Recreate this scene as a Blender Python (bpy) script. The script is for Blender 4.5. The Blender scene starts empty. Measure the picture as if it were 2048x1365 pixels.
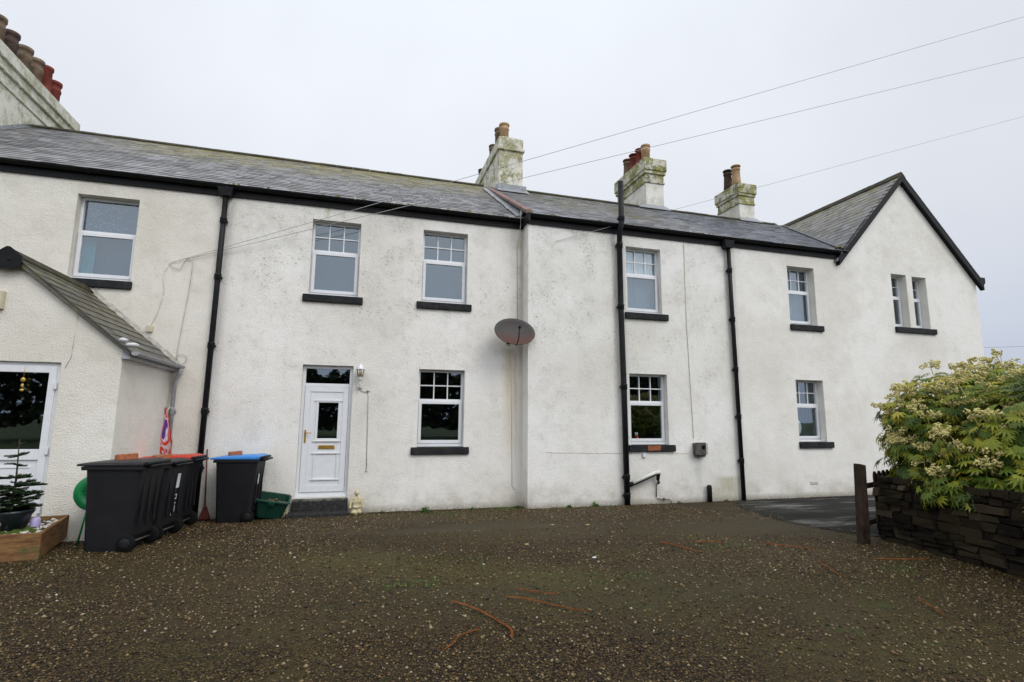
import bpy, bmesh, math, random
import numpy as np
from mathutils import Vector, Matrix, noise
random.seed(7); rng = np.random.default_rng(11)
R = math.radians
scene = bpy.context.scene
COL = scene.collection
D = 0.379           # how far the forward range stands in front of the rest
WY = -D

# ------------------------------------------------------------------ helpers
def tag(o, label=None, cat=None, group=None, kind=None):
    if label: o['label'] = label
    if cat: o['category'] = cat
    if group: o['group'] = group
    if kind: o['kind'] = kind
    return o

def empty(name, loc, label, cat, group=None, rz=0):
    o = bpy.data.objects.new(name, None); COL.objects.link(o)
    o.location = loc; o.rotation_euler = (0, 0, rz); o.empty_display_size = .2
    return tag(o, label, cat, group)

class MB:
    """collects faces of one mesh; coordinates are world ones unless parent has a transform"""
    def __init__(s): s.v = []; s.f = []; s.sm = []
    def add(s, vs, fs, smooth=False):
        n = len(s.v); s.v += [tuple(p) for p in vs]
        s.f += [tuple(i + n for i in f) for f in fs]; s.sm += [smooth] * len(fs)
        return s
    def box(s, x0, x1, y0, y1, z0, z1):
        vs = [(x0,y0,z0),(x1,y0,z0),(x1,y1,z0),(x0,y1,z0),(x0,y0,z1),(x1,y0,z1),(x1,y1,z1),(x0,y1,z1)]
        return s.add(vs, [(0,3,2,1),(4,5,6,7),(0,1,5,4),(1,2,6,5),(2,3,7,6),(3,0,4,7)])
    def hexa(s, b, t):
        return s.add(list(b) + list(t), [(3,2,1,0),(4,5,6,7),(0,1,5,4),(1,2,6,5),(2,3,7,6),(3,0,4,7)])
    def prism(s, poly, axis, a, b):
        """poly: 2D outline; axis 'x','y','z' extruded from a to b"""
        def P(u, w, t):
            return {'x': (t,u,w), 'y': (u,t,w), 'z': (u,w,t)}[axis]
        n = len(poly)
        vs = [P(u,w,a) for u,w in poly] + [P(u,w,b) for u,w in poly]
        fs = [tuple(range(n)), tuple(range(2*n-1, n-1, -1))]
        fs += [(i, i+n, (i+1)%n+n, (i+1)%n) for i in range(n)]
        return s.add(vs, fs)
    def tube(s, pts, r, n=10, cap=True):
        pts = [Vector(p) for p in pts]
        rr = r if isinstance(r, (list, tuple)) else [r]*len(pts)
        rings = []; up = None
        for i, p in enumerate(pts):
            a = pts[max(i-1,0)]; b = pts[min(i+1,len(pts)-1)]
            d = (b-a).normalized()
            if up is None:
                up = Vector((0,0,1)) if abs(d.z) < .9 else Vector((0,1,0))
            u = d.cross(up).normalized(); w = u.cross(d).normalized(); up = w
            rings.append([p + (u*math.cos(2*math.pi*k/n) + w*math.sin(2*math.pi*k/n))*rr[i] for k in range(n)])
        vs = [q for ring in rings for q in ring]; fs = []
        for i in range(len(pts)-1):
            for k in range(n):
                fs.append((i*n+k, i*n+(k+1)%n, (i+1)*n+(k+1)%n, (i+1)*n+k))
        s.add(vs, fs, True)
        if cap:
            m = len(s.v) - len(vs)
            s.f.append(tuple(m+k for k in range(n-1,-1,-1))); s.sm.append(False)
            s.f.append(tuple(m+(len(pts)-1)*n+k for k in range(n))); s.sm.append(False)
        return s
    def lathe(s, prof, c, n=16, ax=None, sx=1, sy=1):
        """prof: (radius, height) list about a vertical axis at c"""
        c = Vector(c); vs = []; fs = []
        for r, h in prof:
            for k in range(n):
                a = 2*math.pi*k/n
                p = Vector((r*math.cos(a)*sx, r*math.sin(a)*sy, h))
                if ax is not None: p = ax @ p
                vs.append(c + p)
        for i in range(len(prof)-1):
            for k in range(n):
                fs.append((i*n+k, i*n+(k+1)%n, (i+1)*n+(k+1)%n, (i+1)*n+k))
        s.add(vs, fs, True)
        m = len(s.v)-len(vs)
        if prof[0][0] > 1e-4: s.f.append(tuple(m+k for k in range(n-1,-1,-1))); s.sm.append(False)
        if prof[-1][0] > 1e-4: s.f.append(tuple(m+(len(prof)-1)*n+k for k in range(n))); s.sm.append(False)
        return s
    def blob(s, c, r, n=8, m=6, jit=0):
        rx, ry, rz = (r,r,r) if not isinstance(r, (tuple,list)) else r
        vs = [(c[0],c[1],c[2]-rz)]; fs = []
        for j in range(1, m):
            a = -math.pi/2 + math.pi*j/m
            for k in range(n):
                b = 2*math.pi*k/n; q = 1 + random.uniform(-jit, jit)
                vs.append((c[0]+rx*math.cos(a)*math.cos(b)*q, c[1]+ry*math.cos(a)*math.sin(b)*q, c[2]+rz*math.sin(a)*q))
        vs.append((c[0],c[1],c[2]+rz)); L = len(vs)-1
        for k in range(n): fs.append((0, 1+(k+1)%n, 1+k))
        for j in range(m-2):
            for k in range(n):
                a = 1+j*n
                fs.append((a+k, a+(k+1)%n, a+n+(k+1)%n, a+n+k))
        a = 1+(m-2)*n
        for k in range(n): fs.append((a+k, a+(k+1)%n, L))
        return s.add(vs, fs, True)
    def build(s, name, mat, parent=None, bevel=0, world=True):
        me = bpy.data.meshes.new(name)
        me.from_pydata(s.v, [], s.f); me.update()
        me.polygons.foreach_set('use_smooth', s.sm)
        me.materials.append(mat)
        o = bpy.data.objects.new(name, me); COL.objects.link(o)
        if parent is not None:
            o.parent = parent
            if world: o.matrix_parent_inverse = pinv(parent)
        if bevel:
            b = o.modifiers.new('bevel', 'BEVEL'); b.width = bevel; b.segments = 2; b.limit_method = 'ANGLE'
        return o

def wm(o):
    m = Matrix.LocRotScale(o.location, o.rotation_euler, o.scale)
    if o.parent is not None: return wm(o.parent) @ o.matrix_parent_inverse @ m
    return m
def pinv(o): return wm(o).inverted()

def npmesh(name, V, F, mat, parent=None, smooth=False):
    """V (n,3), F (m,k) all faces with k corners"""
    me = bpy.data.meshes.new(name); m, k = F.shape
    me.vertices.add(len(V)); me.vertices.foreach_set('co', V.astype(np.float32).ravel())
    me.loops.add(m*k); me.loops.foreach_set('vertex_index', F.astype(np.int32).ravel())
    me.polygons.add(m); me.polygons.foreach_set('loop_start', np.arange(0, m*k, k, dtype=np.int32))
    me.update(calc_edges=True); me.validate()
    me.polygons.foreach_set('use_smooth', [smooth]*len(me.polygons))
    me.materials.append(mat)
    o = bpy.data.objects.new(name, me); COL.objects.link(o)
    if parent is not None: o.parent = parent; o.matrix_parent_inverse = pinv(parent)
    return o

def copy_tree(o, parent=None):
    c = o.copy(); COL.objects.link(c)
    if parent is not None: c.parent = parent
    for ch in list(o.children): copy_tree(ch, c)
    return c

def gz(y):
    t = min(max((-y-.3)/2.9, 0), 1); return .2*t

# ------------------------------------------------------------------ materials
class NT:
    def __init__(s, name):
        s.m = bpy.data.materials.new(name); s.m.use_nodes = True
        s.t = s.m.node_tree; s.t.nodes.clear()
        s.out = s.t.nodes.new('ShaderNodeOutputMaterial')
    def n(s, typ, **kw):
        nd = s.t.nodes.new('ShaderNode'+typ)
        for k, v in kw.items():
            if k in ('operation','blend_type','data_type','feature','distance','noise_dimensions','interpolation_type','clamp','object','wave_type','bands_direction','attribute_name'):
                setattr(nd, k, v)
            else:
                key = int(k[1:]) if k[0] == '_' and k[1:].isdigit() else k.replace('_', ' ')
                s.set(nd.inputs[key], v)
        return nd
    def set(s, inp, v):
        if isinstance(v, bpy.types.NodeSocket): s.t.links.new(v, inp)
        elif hasattr(v, 'outputs'): s.t.links.new(v.outputs[0], inp)
        elif isinstance(v, (tuple, list)) and len(v) == 3 and inp.type == 'RGBA': inp.default_value = (*v, 1)
        else: inp.default_value = v
    def pos(s): return s.n('NewGeometry').outputs['Position']
    def noise(s, vec, scale, detail=4, rough=.55, dist=0):
        nd = s.n('TexNoise', Scale=scale, Detail=detail, Roughness=rough, Distortion=dist); s.set(nd.inputs['Vector'], vec); return nd.outputs[0]
    def ramp(s, fac, stops):
        nd = s.n('ValToRGB'); s.set(nd.inputs[0], fac); cr = nd.color_ramp
        while len(cr.elements) > 1: cr.elements.remove(cr.elements[-1])
        for i, (p, c) in enumerate(stops):
            e = cr.elements[0] if i == 0 else cr.elements.new(p)
            e.position = p; e.color = (*c, 1) if isinstance(c, (tuple, list)) else (c, c, c, 1)
        return nd.outputs[0]
    def mix(s, fac, a, b, mode='MIX'):
        nd = s.n('Mix', data_type='RGBA', blend_type=mode)
        s.set(nd.inputs[0], fac); s.set(nd.inputs[6], a); s.set(nd.inputs[7], b); return nd.outputs[2]
    def math(s, op, a, b=0.0, c=None, clamp=False):
        nd = s.n('Math', operation=op); nd.use_clamp = clamp
        s.set(nd.inputs[0], a); s.set(nd.inputs[1], b)
        if c is not None: s.set(nd.inputs[2], c)
        return nd.outputs[0]
    def mr(s, v, a, b, c=0.0, d=1.0):
        nd = s.n('MapRange'); nd.clamp = True
        for i, q in enumerate((v, a, b, c, d)): s.set(nd.inputs[i], q)
        return nd.outputs[0]
    def xyz(s, v):
        nd = s.n('SeparateXYZ'); s.set(nd.inputs[0], v); return nd.outputs
    def mapping(s, vec, scale=(1,1,1), loc=(0,0,0), rot=(0,0,0)):
        nd = s.n('Mapping'); s.set(nd.inputs[0], vec); nd.inputs['Scale'].default_value = scale
        nd.inputs['Location'].default_value = loc; nd.inputs['Rotation'].default_value = rot; return nd.outputs[0]
    def bump(s, h, strength=.3, dist=.01, normal=None):
        nd = s.n('Bump', Strength=strength, Distance=dist); s.set(nd.inputs['Height'], h)
        if normal is not None: s.set(nd.inputs['Normal'], normal)
        return nd.outputs[0]
    def bsdf(s, color, rough=.6, spec=.4, normal=None, metal=0, **kw):
        b = s.n('BsdfPrincipled'); s.set(b.inputs['Base Color'], color); s.set(b.inputs['Roughness'], rough)
        s.set(b.inputs['Specular IOR Level'], spec); b.inputs['Metallic'].default_value = metal
        if normal is not None: s.set(b.inputs['Normal'], normal)
        for k, v in kw.items(): s.set(b.inputs[k.replace('_', ' ')], v)
        s.t.links.new(b.outputs[0], s.out.inputs[0]); return b

def simple(name, col, rough=.5, spec=.4, metal=0, var=.25, scale=12, bump=.1, bscale=60):
    t = NT(name); p = t.n('TexCoord').outputs['Object']
    n1 = t.noise(p, scale, 5)
    f = t.mr(n1, .3, .7, 1-var, 1+var)
    c = t.mix(1.0, col, t.n('CombineColor', Red=f, Green=f, Blue=f).outputs[0], 'MULTIPLY')
    t.bsdf(c, rough, spec, t.bump(t.noise(p, bscale, 4), bump, .004) if bump else None, metal)
    return t.m

def render_mat(name, base, dirt, speck=.5, top=1.0, lichen=0.0, streak=None, seed=0, greenbase=.5):
    """roughcast, painted off-white, with lichen specks and damp streaks that belong to the wall"""
    t = NT(name); p = t.pos(); X, Y, Z = t.xyz(p)
    q = t.mapping(p, loc=(seed*3.1, seed*1.7, seed))
    big = t.noise(q, .55, 5, .6); mid = t.noise(q, 2.6, 5, .65); fine = t.noise(q, 26, 4, .7)
    c = t.mix(t.mr(big, .38, .66), base, tuple(b*k for b, k in zip(base, (.86,.85,.81))))
    c = t.mix(t.mr(mid, .5, .8, 0, .55), c, dirt)
    # damp vertical streaks
    st = t.noise(t.mapping(q, (3.2, 3.2, .22)), 1.6, 5, .6)
    c = t.mix(t.mr(st, .54, .78, 0, .22*top), c, tuple(d*.95 for d in dirt))
    # grime below the eaves
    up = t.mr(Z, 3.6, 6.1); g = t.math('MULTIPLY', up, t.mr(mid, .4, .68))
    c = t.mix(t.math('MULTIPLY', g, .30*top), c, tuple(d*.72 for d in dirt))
    # small dark specks of lichen
    sp = t.math('MULTIPLY', t.mr(t.noise(q, 24, 3, .8), .57, .66), t.mr(t.noise(q, 1.3, 5, .75), .47, .62))
    sp = t.math('MULTIPLY', sp, t.mr(Z, .8, 4.6, .22, 1.0))
    c = t.mix(t.math('MULTIPLY', sp, speck*.9), c, (.22,.20,.15))
    sp2 = t.math('MULTIPLY', t.mr(t.noise(q, 8, 5, .8), .56, .70), t.mr(t.noise(q, 1.1, 3), .42, .6))
    sp2 = t.math('MULTIPLY', sp2, t.mr(Z, 1.5, 5, .35, 1.0))
    c = t.mix(t.math('MULTIPLY', sp2, speck*.6), c, (.33,.31,.25))
    # ochre lichen / green damp at the foot
    foot = t.math('MULTIPLY', t.mr(Z, .55, .0), t.mr(mid, .36, .6))
    c = t.mix(t.math('MULTIPLY', foot, greenbase), c, (.34,.30,.20))
    foot2 = t.math('MULTIPLY', t.mr(t.math('ADD', Z, t.math('MULTIPLY', mid, .16)), .22, .07), t.mr(fine, .3, .5))
    c = t.mix(t.math('MULTIPLY', foot2, min(1, greenbase*1.4)), c, (.13,.105,.065))
    if lichen:
        li = t.math('MULTIPLY', t.mr(t.noise(q, 2.6, 6, .75), .47, .56), t.mr(fine, .38, .52))
        c = t.mix(t.math('MULTIPLY', li, lichen, clamp=True), c, (.23,.22,.035))
        li2 = t.math('MULTIPLY', t.mr(t.noise(t.mapping(q, loc=(5,5,5)), 4.4, 6, .8), .52, .59), t.mr(fine, .36, .5))
        c = t.mix(t.math('MULTIPLY', li2, lichen*.8, clamp=True), c, (.10,.105,.05))
    for (sx, w, z0, z1, col, a) in (streak or []):
        dx = t.math('ABSOLUTE', t.math('SUBTRACT', t.math('ADD', X, t.math('MULTIPLY', t.math('SUBTRACT', mid, .5), .12)), sx))
        m = t.math('MULTIPLY', t.mr(dx, w, w*.15), t.math('MULTIPLY', t.mr(Z, z0, z0+(z1-z0)*.7), t.mr(Z, z1+.03, z1-.05)))
        m = t.math('MULTIPLY', m, t.mr(t.noise(t.mapping(q, (9,9,.8)), 2, 4), .3, .62, .45, 1))
        c = t.mix(t.math('MULTIPLY', m, a), c, col)
    v2 = t.n('TexVoronoi', Scale=75); t.set(v2.inputs['Vector'], p)
    h = t.math('ADD', t.math('MULTIPLY', v2.outputs[0], .6), t.noise(p, 38, 5, .7))
    h = t.math('ADD', h, t.math('MULTIPLY', t.noise(p, 5, 3), 1.3))
    t.bsdf(c, .9, .25, t.bump(h, .75, .012))
    return t.m

def slate_mat(name, col, lichen=0.0, lx0=-9, lx1=9, zl0=7, zl1=8.8, wet=.42):
    t = NT(name); p = t.pos(); X, Y, Z = t.xyz(p)
    ri = t.n('NewGeometry').outputs['Random Per Island']
    f = t.mr(ri, 0, 1, .5, 1.55)
    c = t.mix(1.0, col, t.n('CombineColor', Red=f, Green=f, Blue=t.math('MULTIPLY', f, 1.02)).outputs[0], 'MULTIPLY')
    c = t.mix(t.mr(t.noise(p, 1.3, 5, .7), .48, .68, 0, .55), c, (.085,.08,.072))
    c = t.mix(t.mr(t.noise(t.mapping(p, loc=(3,7,1)), 3.4, 5, .75), .55, .68, 0, .5), c, (.17,.15,.09))
    c = t.mix(t.mr(t.noise(p, 30, 4, .7), .52, .75, 0, .45), c, (.24,.24,.23))
    if lichen:
        m = t.math('MULTIPLY', t.mr(Z, zl0, zl1), t.mr(X, lx0, lx0+2)); m = t.math('MULTIPLY', m, t.mr(X, lx1, lx1-2))
        n1 = t.noise(p, 1.7, 6, .75)
        m1 = t.math('MULTIPLY', m, t.mr(n1, .42, .62))
        c = t.mix(t.math('MULTIPLY', m1, lichen), c, (.20,.19,.085))
        m2 = t.math('MULTIPLY', m, t.mr(t.noise(t.mapping(p, (.8,1.6,2.0)), 3.2, 6, .8), .46, .56))
        c = t.mix(t.math('MULTIPLY', m2, lichen*.9), c, (.36,.30,.06))
    rg = t.mr(t.noise(p, 9, 4), .3, .7, wet-.1, wet+.15)
    t.bsdf(c, rg, .5, t.bump(t.noise(t.mapping(p, (1,1,1)), 22, 5, .7), .35, .008))
    return t.m

M = {}
M['upvc'] = simple('white_upvc', (.72,.73,.74), .3, .5, var=.04, bump=0)
M['upvc_dull'] = simple('weathered_upvc', (.62,.60,.58), .45, .4, var=.12, bump=.05)
M['black'] = simple('black_gutter_paint', (.006,.006,.006), .5, .18, var=.4, bump=.25, bscale=30)
M['blackpipe'] = simple('black_pipe_paint', (.009,.0095,.010), .5, .22, var=.5, scale=8, bump=.4, bscale=45)
def sill_mat():
    t = NT('sill_paint'); p = t.pos()
    c = t.mix(t.mr(t.noise(p, 6, 5, .7), .45, .7), (.014,.015,.017), (.035,.034,.030))
    c = t.mix(t.mr(t.noise(p, 25, 5, .7), .6, .72, 0, .6), c, (.09,.09,.075))
    t.bsdf(c, .75, .2, t.bump(t.noise(p, 40, 5), .6, .008)); return t.m
M['sill'] = sill_mat()
M['rustpatch'] = simple('bare_stone_patch', (.26,.09,.045), .9, .2, var=.4, scale=20, bump=.4)
M['lead'] = simple('lead_flashing', (.25,.26,.27), .5, .5, var=.25, bump=.2, bscale=20)
M['verge'] = simple('verge_fillet', (.20,.13,.115), .8, .3, var=.35, scale=6)
M['ridge'] = simple('mossy_ridge_tile', (.055,.05,.03), .85, .2, var=.5, scale=5, bump=.5, bscale=25)
M['room'] = simple('dark_room', (.012,.013,.014), .9, .1, var=.3, bump=0)
M['lace'] = None
M['grey_plastic'] = simple('grey_gutter_plastic', (.34,.35,.36), .45, .4, var=.2, bump=.1)
M['brass'] = simple('brass', (.62,.36,.07), .3, .5, metal=.8, var=.15, bump=0)
M['brick'] = simple('red_brick', (.33,.115,.055), .9, .2, var=.35, scale=30, bump=.4, bscale=80)
M['bin'] = simple('charcoal_bin_plastic', (.0115,.0115,.013), .55, .22, var=.2, scale=5, bump=.12, bscale=120)
M['bin_lid'] = simple('charcoal_lid_plastic', (.022,.022,.024), .45, .35, var=.25, scale=6, bump=.12, bscale=90)
M['orange'] = simple('orange_lid_plastic', (.52,.035,.014), .4, .5, var=.1, bump=.05)
M['blue'] = simple('blue_lid_plastic', (.035,.22,.60), .4, .5, var=.1, bump=.05)
M['greenbox'] = simple('dark_green_plastic', (.008,.05,.032), .45, .45, var=.2, bump=.05)
M['greenreel'] = simple('green_reel_plastic', (.005,.20,.055), .4, .5, var=.2, bump=.05)
M['greenhose'] = simple('green_hose', (.008,.11,.03), .4, .5, var=.2, scale=40, bump=0)
M['rubber'] = simple('black_rubber', (.006,.006,.006), .8, .15, var=.2)
M['label'] = simple('white_label', (.66,.67,.70), .5, .4, var=.12, scale=60, bump=0)
M['statue'] = None
M['post'] = simple('dark_wet_timber', (.040,.026,.018), .9, .15, var=.5, scale=10, bump=.5, bscale=40)
M['wire'] = simple('overhead_cable', (.38,.38,.38), .6, .3, var=.1, bump=0)
M['whitecable'] = simple('painted_cable', (.46,.44,.39), .7, .3, var=.3, bump=0)
M['crack'] = simple('hairline_crack_fill', (.55,.50,.42), .9, .1, var=.4, scale=14, bump=0)
M['deadleaf'] = simple('dead_leaf', (.17,.055,.016), .8, .08, var=.5, scale=9, bump=.3)
M['soil'] = simple('dark_soil', (.03,.022,.016), .95, .2, var=.5, scale=20, bump=.8, bscale=50)
M['pebblewhite'] = simple('white_pebble', (.52,.48,.42), .6, .4, var=.35, scale=20)
M['mosspatch'] = simple('moss_cushion', (.055,.085,.018), .95, .1, var=.5, scale=20, bump=.9, bscale=70)
M['gutmoss'] = simple('gutter_moss', (.16,.13,.03), .95, .1, var=.7, scale=12, bump=.8, bscale=60)
M['gutmossw'] = simple('white_lichen', (.42,.40,.33), .95, .1, var=.5, scale=30, bump=.5, bscale=60)
M['pot_tree'] = simple('dark_blue_glaze_pot', (.012,.017,.022), .3, .5, var=.3)
M['purple'] = simple('pale_purple_plastic', (.42,.37,.60), .5, .4, var=.2, scale=20)
M['needles'] = simple('spruce_needles', (.035,.065,.025), .6, .3, var=.5, scale=20, bump=0)
M['bark'] = simple('bark', (.06,.045,.03), .9, .2, var=.4, scale=20, bump=.5)
M['weed'] = simple('weed_leaf', (.06,.14,.02), .6, .3, var=.4, scale=12, bump=0)
M['stone_step'] = None
M['broom'] = simple('dark_red_tool', (.10,.02,.018), .6, .3, var=.3)
M['cream'] = simple('cream_plastic', (.55,.50,.36), .5, .4, var=.12)
M['vent'] = simple('rusty_flue_metal', (.10,.09,.08), .6, .4, metal=.4, var=.5, scale=16, bump=.3)
M['ventside'] = simple('painted_flue_side', (.45,.44,.41), .6, .3, var=.2)
M['gold'] = simple('gold_ornament', (.55,.36,.08), .35, .5, metal=.6, var=.2, bump=0)
M['buff'] = simple('buff_clay', (.42,.27,.15), .8, .3, var=.25, scale=6, bump=.2)
M['redclay'] = simple('red_clay', (.17,.035,.025), .8, .3, var=.3, scale=6, bump=.2)
M['sootclay'] = simple('sooty_clay', (.07,.045,.035), .85, .3, var=.5, scale=6, bump=.2)
M['buffdark'] = simple('weathered_buff_clay', (.15,.105,.07), .85, .3, var=.4, scale=6, bump=.2)
M['cowl'] = simple('dark_cowl_metal', (.03,.03,.032), .5, .5, metal=.5, var=.3)
M['curtain_pale'] = simple('pale_blind', (.70,.72,.70), .9, .1, var=.06, scale=3, bump=0)
M['curtain_grey'] = simple('grey_net', (.16,.185,.21), .9, .1, var=.15, scale=5, bump=0)
M['curtain_dim'] = simple('dim_curtain', (.04,.05,.055), .9, .1, var=.15, scale=5, bump=0)
M['flat_grey'] = simple('sky_tinted_blind', (.06,.08,.105), .9, .1, var=.05, scale=2, bump=0)  # blind tinted blue-grey; some of the reflected sky is put into its colour
M['curtain_teal'] = simple('teal_curtain', (.06,.19,.22), .9, .1, var=.2, scale=5, bump=0)
M['lampglass'] = simple('amber_lantern_glass', (.30,.24,.10), .15, .5, var=.1, bump=0)
M['cap_white'] = simple('white_cap', (.6,.6,.6), .6, .3, var=.15)

def lace_mat():
    t = NT('patterned_lace'); p = t.pos(); X, Y, Z = t.xyz(p)
    w = t.n('TexVoronoi', Scale=16); t.set(w.inputs['Vector'], t.mapping(p, (1,.001,1)))
    c = t.mix(t.mr(w.outputs[0], .2, .45), (.13,.155,.19), (.05,.06,.08))
    t.bsdf(c, .9, .1); return t.m
M['lace'] = lace_mat()

def glass_mat():
    t = NT('window_glass'); p = t.pos()
    nrm = t.bump(t.noise(p, 1.1, 2), .03, .05)
    fr = t.n('Fresnel', IOR=2.3); t.set(fr.inputs['Normal'], nrm)
    fac = t.math('MULTIPLY', fr.outputs[0], t.math('SUBTRACT', 1.12, t.math('MULTIPLY', t.n('NewGeometry').outputs['Backfacing'], 1.12)), clamp=True)
    tr = t.n('BsdfTransparent', Color=(.88,.91,.92)); gl = t.n('BsdfGlossy', Roughness=.015, Color=(.80,.92,1.0)); t.set(gl.inputs['Normal'], nrm)
    mx = t.n('MixShader'); t.set(mx.inputs[0], fac)
    t.t.links.new(tr.outputs[0], mx.inputs[1]); t.t.links.new(gl.outputs[0], mx.inputs[2])
    t.t.links.new(mx.outputs[0], t.out.inputs[0]); return t.m
M['glass'] = glass_mat()

def statue_mat():
    t = NT('mossy_cast_stone'); p = t.pos()
    c = t.mix(t.mr(t.noise(p, 14, 5, .6), .42, .68), (.58,.50,.36), (.36,.33,.13))
    t.bsdf(c, .85, .25, t.bump(t.noise(p, 90, 4), .4, .004)); return t.m
M['statue'] = statue_mat()
def step_mat():
    t = NT('worn_step_stone'); p = t.pos(); X, Y, Z = t.xyz(p)
    c = t.mix(t.mr(t.noise(p, 18, 5, .7), .45, .7), (.016,.016,.017), (.05,.048,.042))
    c = t.mix(t.math('MULTIPLY', t.mr(Z, .245, .275), t.mr(t.noise(p, 12, 5), .35, .6)), c, (.17,.17,.13))
    t.bsdf(c, .7, .3, t.bump(t.noise(p, 40, 5), .6, .008)); return t.m
M['stone_step'] = step_mat()
def dish_mat():
    t = NT('rusty_dish'); p = t.pos(); X, Y, Z = t.xyz(p)
    n1 = t.noise(p, 7, 6, .7)
    c = t.mix(t.math('ADD', t.mr(Z, 3.62, 3.42, 0, .75), t.mr(n1, .5, .75, 0, .6), clamp=True), (.055,.05,.048), (.10,.042,.03))
    c = t.mix(t.mr(t.noise(p, 22, 5, .7), .62, .72), c, (.03,.03,.03))
    t.bsdf(c, .6, .3, t.bump(t.noise(p, 60, 4), .2, .004)); return t.m
M['dish'] = dish_mat()
def flaked_mat():
    t = NT('flaked_white_paint'); p = t.pos()
    c = t.mix(t.mr(t.noise(p, 45, 4, .7), .58, .64), (.72,.70,.64), (.02,.02,.02))
    t.bsdf(c, .8, .2, t.bump(t.noise(p, 45, 4), .5, .006)); return t.m
def timber_mat():
    t = NT('planter_timber'); p = t.n('TexCoord').outputs['Object']
    n1 = t.noise(t.mapping(p, (1,1,6)), 4, 5, .7)
    c = t.mix(t.mr(n1, .35, .65), (.11,.045,.02), (.26,.14,.05))
    c = t.mix(t.mr(t.noise(p, 3, 5, .7), .55, .68), c, (.08,.085,.03))
    t.bsdf(c, .75, .3, t.bump(n1, .5, .01)); return t.m
M['timber'] = timber_mat()

def gravel_mat():
    t = NT('wet_gravel'); p = t.pos()
    track = t.mr(t.noise(t.mapping(p, (.55,.9,1), rot=(0,0,.5)), .62, 4, .6), .44, .60)
    v = t.n('TexVoronoi', Scale=62); t.set(v.inputs['Vector'], t.mapping(p, (1,1,.2)))
    ramp = t.ramp(t.xyz(v.outputs['Color'])[0], [(0,(.009,.006,.003)),(.3,(.038,.022,.008)),(.6,(.10,.062,.021)),(.85,(.047,.032,.014)),(1,(.18,.12,.045))])
    X, Y, Z = t.xyz(p)
    dd = t.math('ABSOLUTE', t.math('ADD', t.math('ADD', Y, 3.6), t.math('MULTIPLY', t.math('SUBTRACT', X, 4.0), .12)))
    band = t.math('MULTIPLY', t.mr(t.math('ADD', dd, t.math('MULTIPLY', t.noise(p, .9, 4, .6), .8)), 1.6, .7), t.mr(X, -.2, 2.0))
    track = t.math('MAXIMUM', track, band)
    base = t.mix(t.mr(t.noise(p, 150, 4, .7), .4, .7), (.029,.020,.008), (.078,.057,.022))
    peb = t.mix(t.mr(v.outputs[0], .42, .62), ramp, (.005,.004,.003))
    c = t.mix(t.math('MULTIPLY', track, .8), peb, base)
    moss = t.math('MULTIPLY', t.mr(t.noise(p, .8, 6, .7), .5, .64), t.mr(t.noise(p, 14, 5, .7), .35, .6))
    c = t.mix(t.math('MULTIPLY', moss, .75), c, (.052,.046,.012))
    e1 = t.math('ABSOLUTE', t.math('ADD', t.math('ADD', Y, 6.1), t.math('MULTIPLY', t.math('SUBTRACT', X, 2.2), .25)))
    e2 = t.math('ABSOLUTE', t.math('SUBTRACT', X, 2.6))
    mz = t.math('MULTIPLY', t.mr(t.math('ADD', e1, t.math('MULTIPLY', t.noise(p, 1.6, 5, .7), 1.2)), 1.7, .8), t.mr(e2, 3.4, 1.6))
    c = t.mix(t.math('MULTIPLY', mz, t.mr(t.noise(p, 10, 5, .7), .35, .6, .1, .75)), c, (.038,.034,.012))
    e3 = t.math('ABSOLUTE', t.math('ADD', t.math('ADD', Y, 4.9), t.math('MULTIPLY', t.math('SUBTRACT', X, .8), .5)))
    mz2 = t.math('MULTIPLY', t.mr(t.math('ADD', e3, t.noise(p, 2.1, 5, .7)), 1.2, .7), t.mr(t.math('ABSOLUTE', t.math('SUBTRACT', X, .9)), 2.2, 1.0))
    c = t.mix(t.math('MULTIPLY', mz2, .6), c, (.062,.055,.012))
    m2 = t.math('MULTIPLY', t.mr(t.noise(t.mapping(p, loc=(9,2,0)), 1.9, 5, .75), .60, .68), t.mr(t.noise(p, 30, 5, .7), .42, .6))
    c = t.mix(t.math('MULTIPLY', m2, .8), c, (.035,.065,.012))
    rg = t.mix(track, (.65,.65,.65), (.55,.55,.55))
    h = t.math('ADD', t.math('MULTIPLY', t.math('SUBTRACT', .6, v.outputs[0]), 1.0), t.math('MULTIPLY', t.noise(p, 120, 4, .7), .5))
    t.bsdf(c, rg, .12, t.bump(h, .8, .012)); return t.m
M['gravel'] = gravel_mat()
def pebble_mat():
    t = NT('pebbles'); ri = t.n('NewGeometry').outputs['Random Per Island']
    c = t.ramp(ri, [(0,(.010,.007,.004)),(.26,(.042,.024,.009)),(.46,(.10,.060,.022)),(.62,(.048,.033,.015)),(.78,(.16,.105,.04)),(.93,(.21,.155,.08)),(.992,(.30,.25,.17)),(1,(.5,.46,.40))])
    t.bsdf(c, .4, .3); return t.m
M['pebbles'] = pebble_mat()
def tarmac_mat():
    t = NT('wet_tarmac'); p = t.pos()
    wet = t.mr(t.noise(t.mapping(p, (.6,1.9,1)), 1.1, 4, .6), .50, .64)
    c = t.mix(t.mr(t.noise(p, 220, 3, .8), .4, .7), (.012,.0115,.010), (.032,.031,.027))
    c = t.mix(t.mr(t.noise(p, 1.4, 5, .7), .55, .7, 0, .6), c, (.028,.03,.016))
    t.bsdf(c, t.mix(wet, (.9,.9,.9), (.35,.35,.35)), t.mr(wet, 0, 1, .10, .4), t.bump(t.noise(p, 160, 3), .3, .006)); return t.m
M['tarmac'] = tarmac_mat()
def grass_mat():
    t = NT('rough_grass'); p = t.pos()
    c = t.mix(t.mr(t.noise(p, .3, 6, .7), .4, .6), (.04,.07,.018), (.07,.08,.03))
    t.bsdf(c, .9, .2, t.bump(t.noise(p, 20, 5), .6, .05)); return t.m
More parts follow.
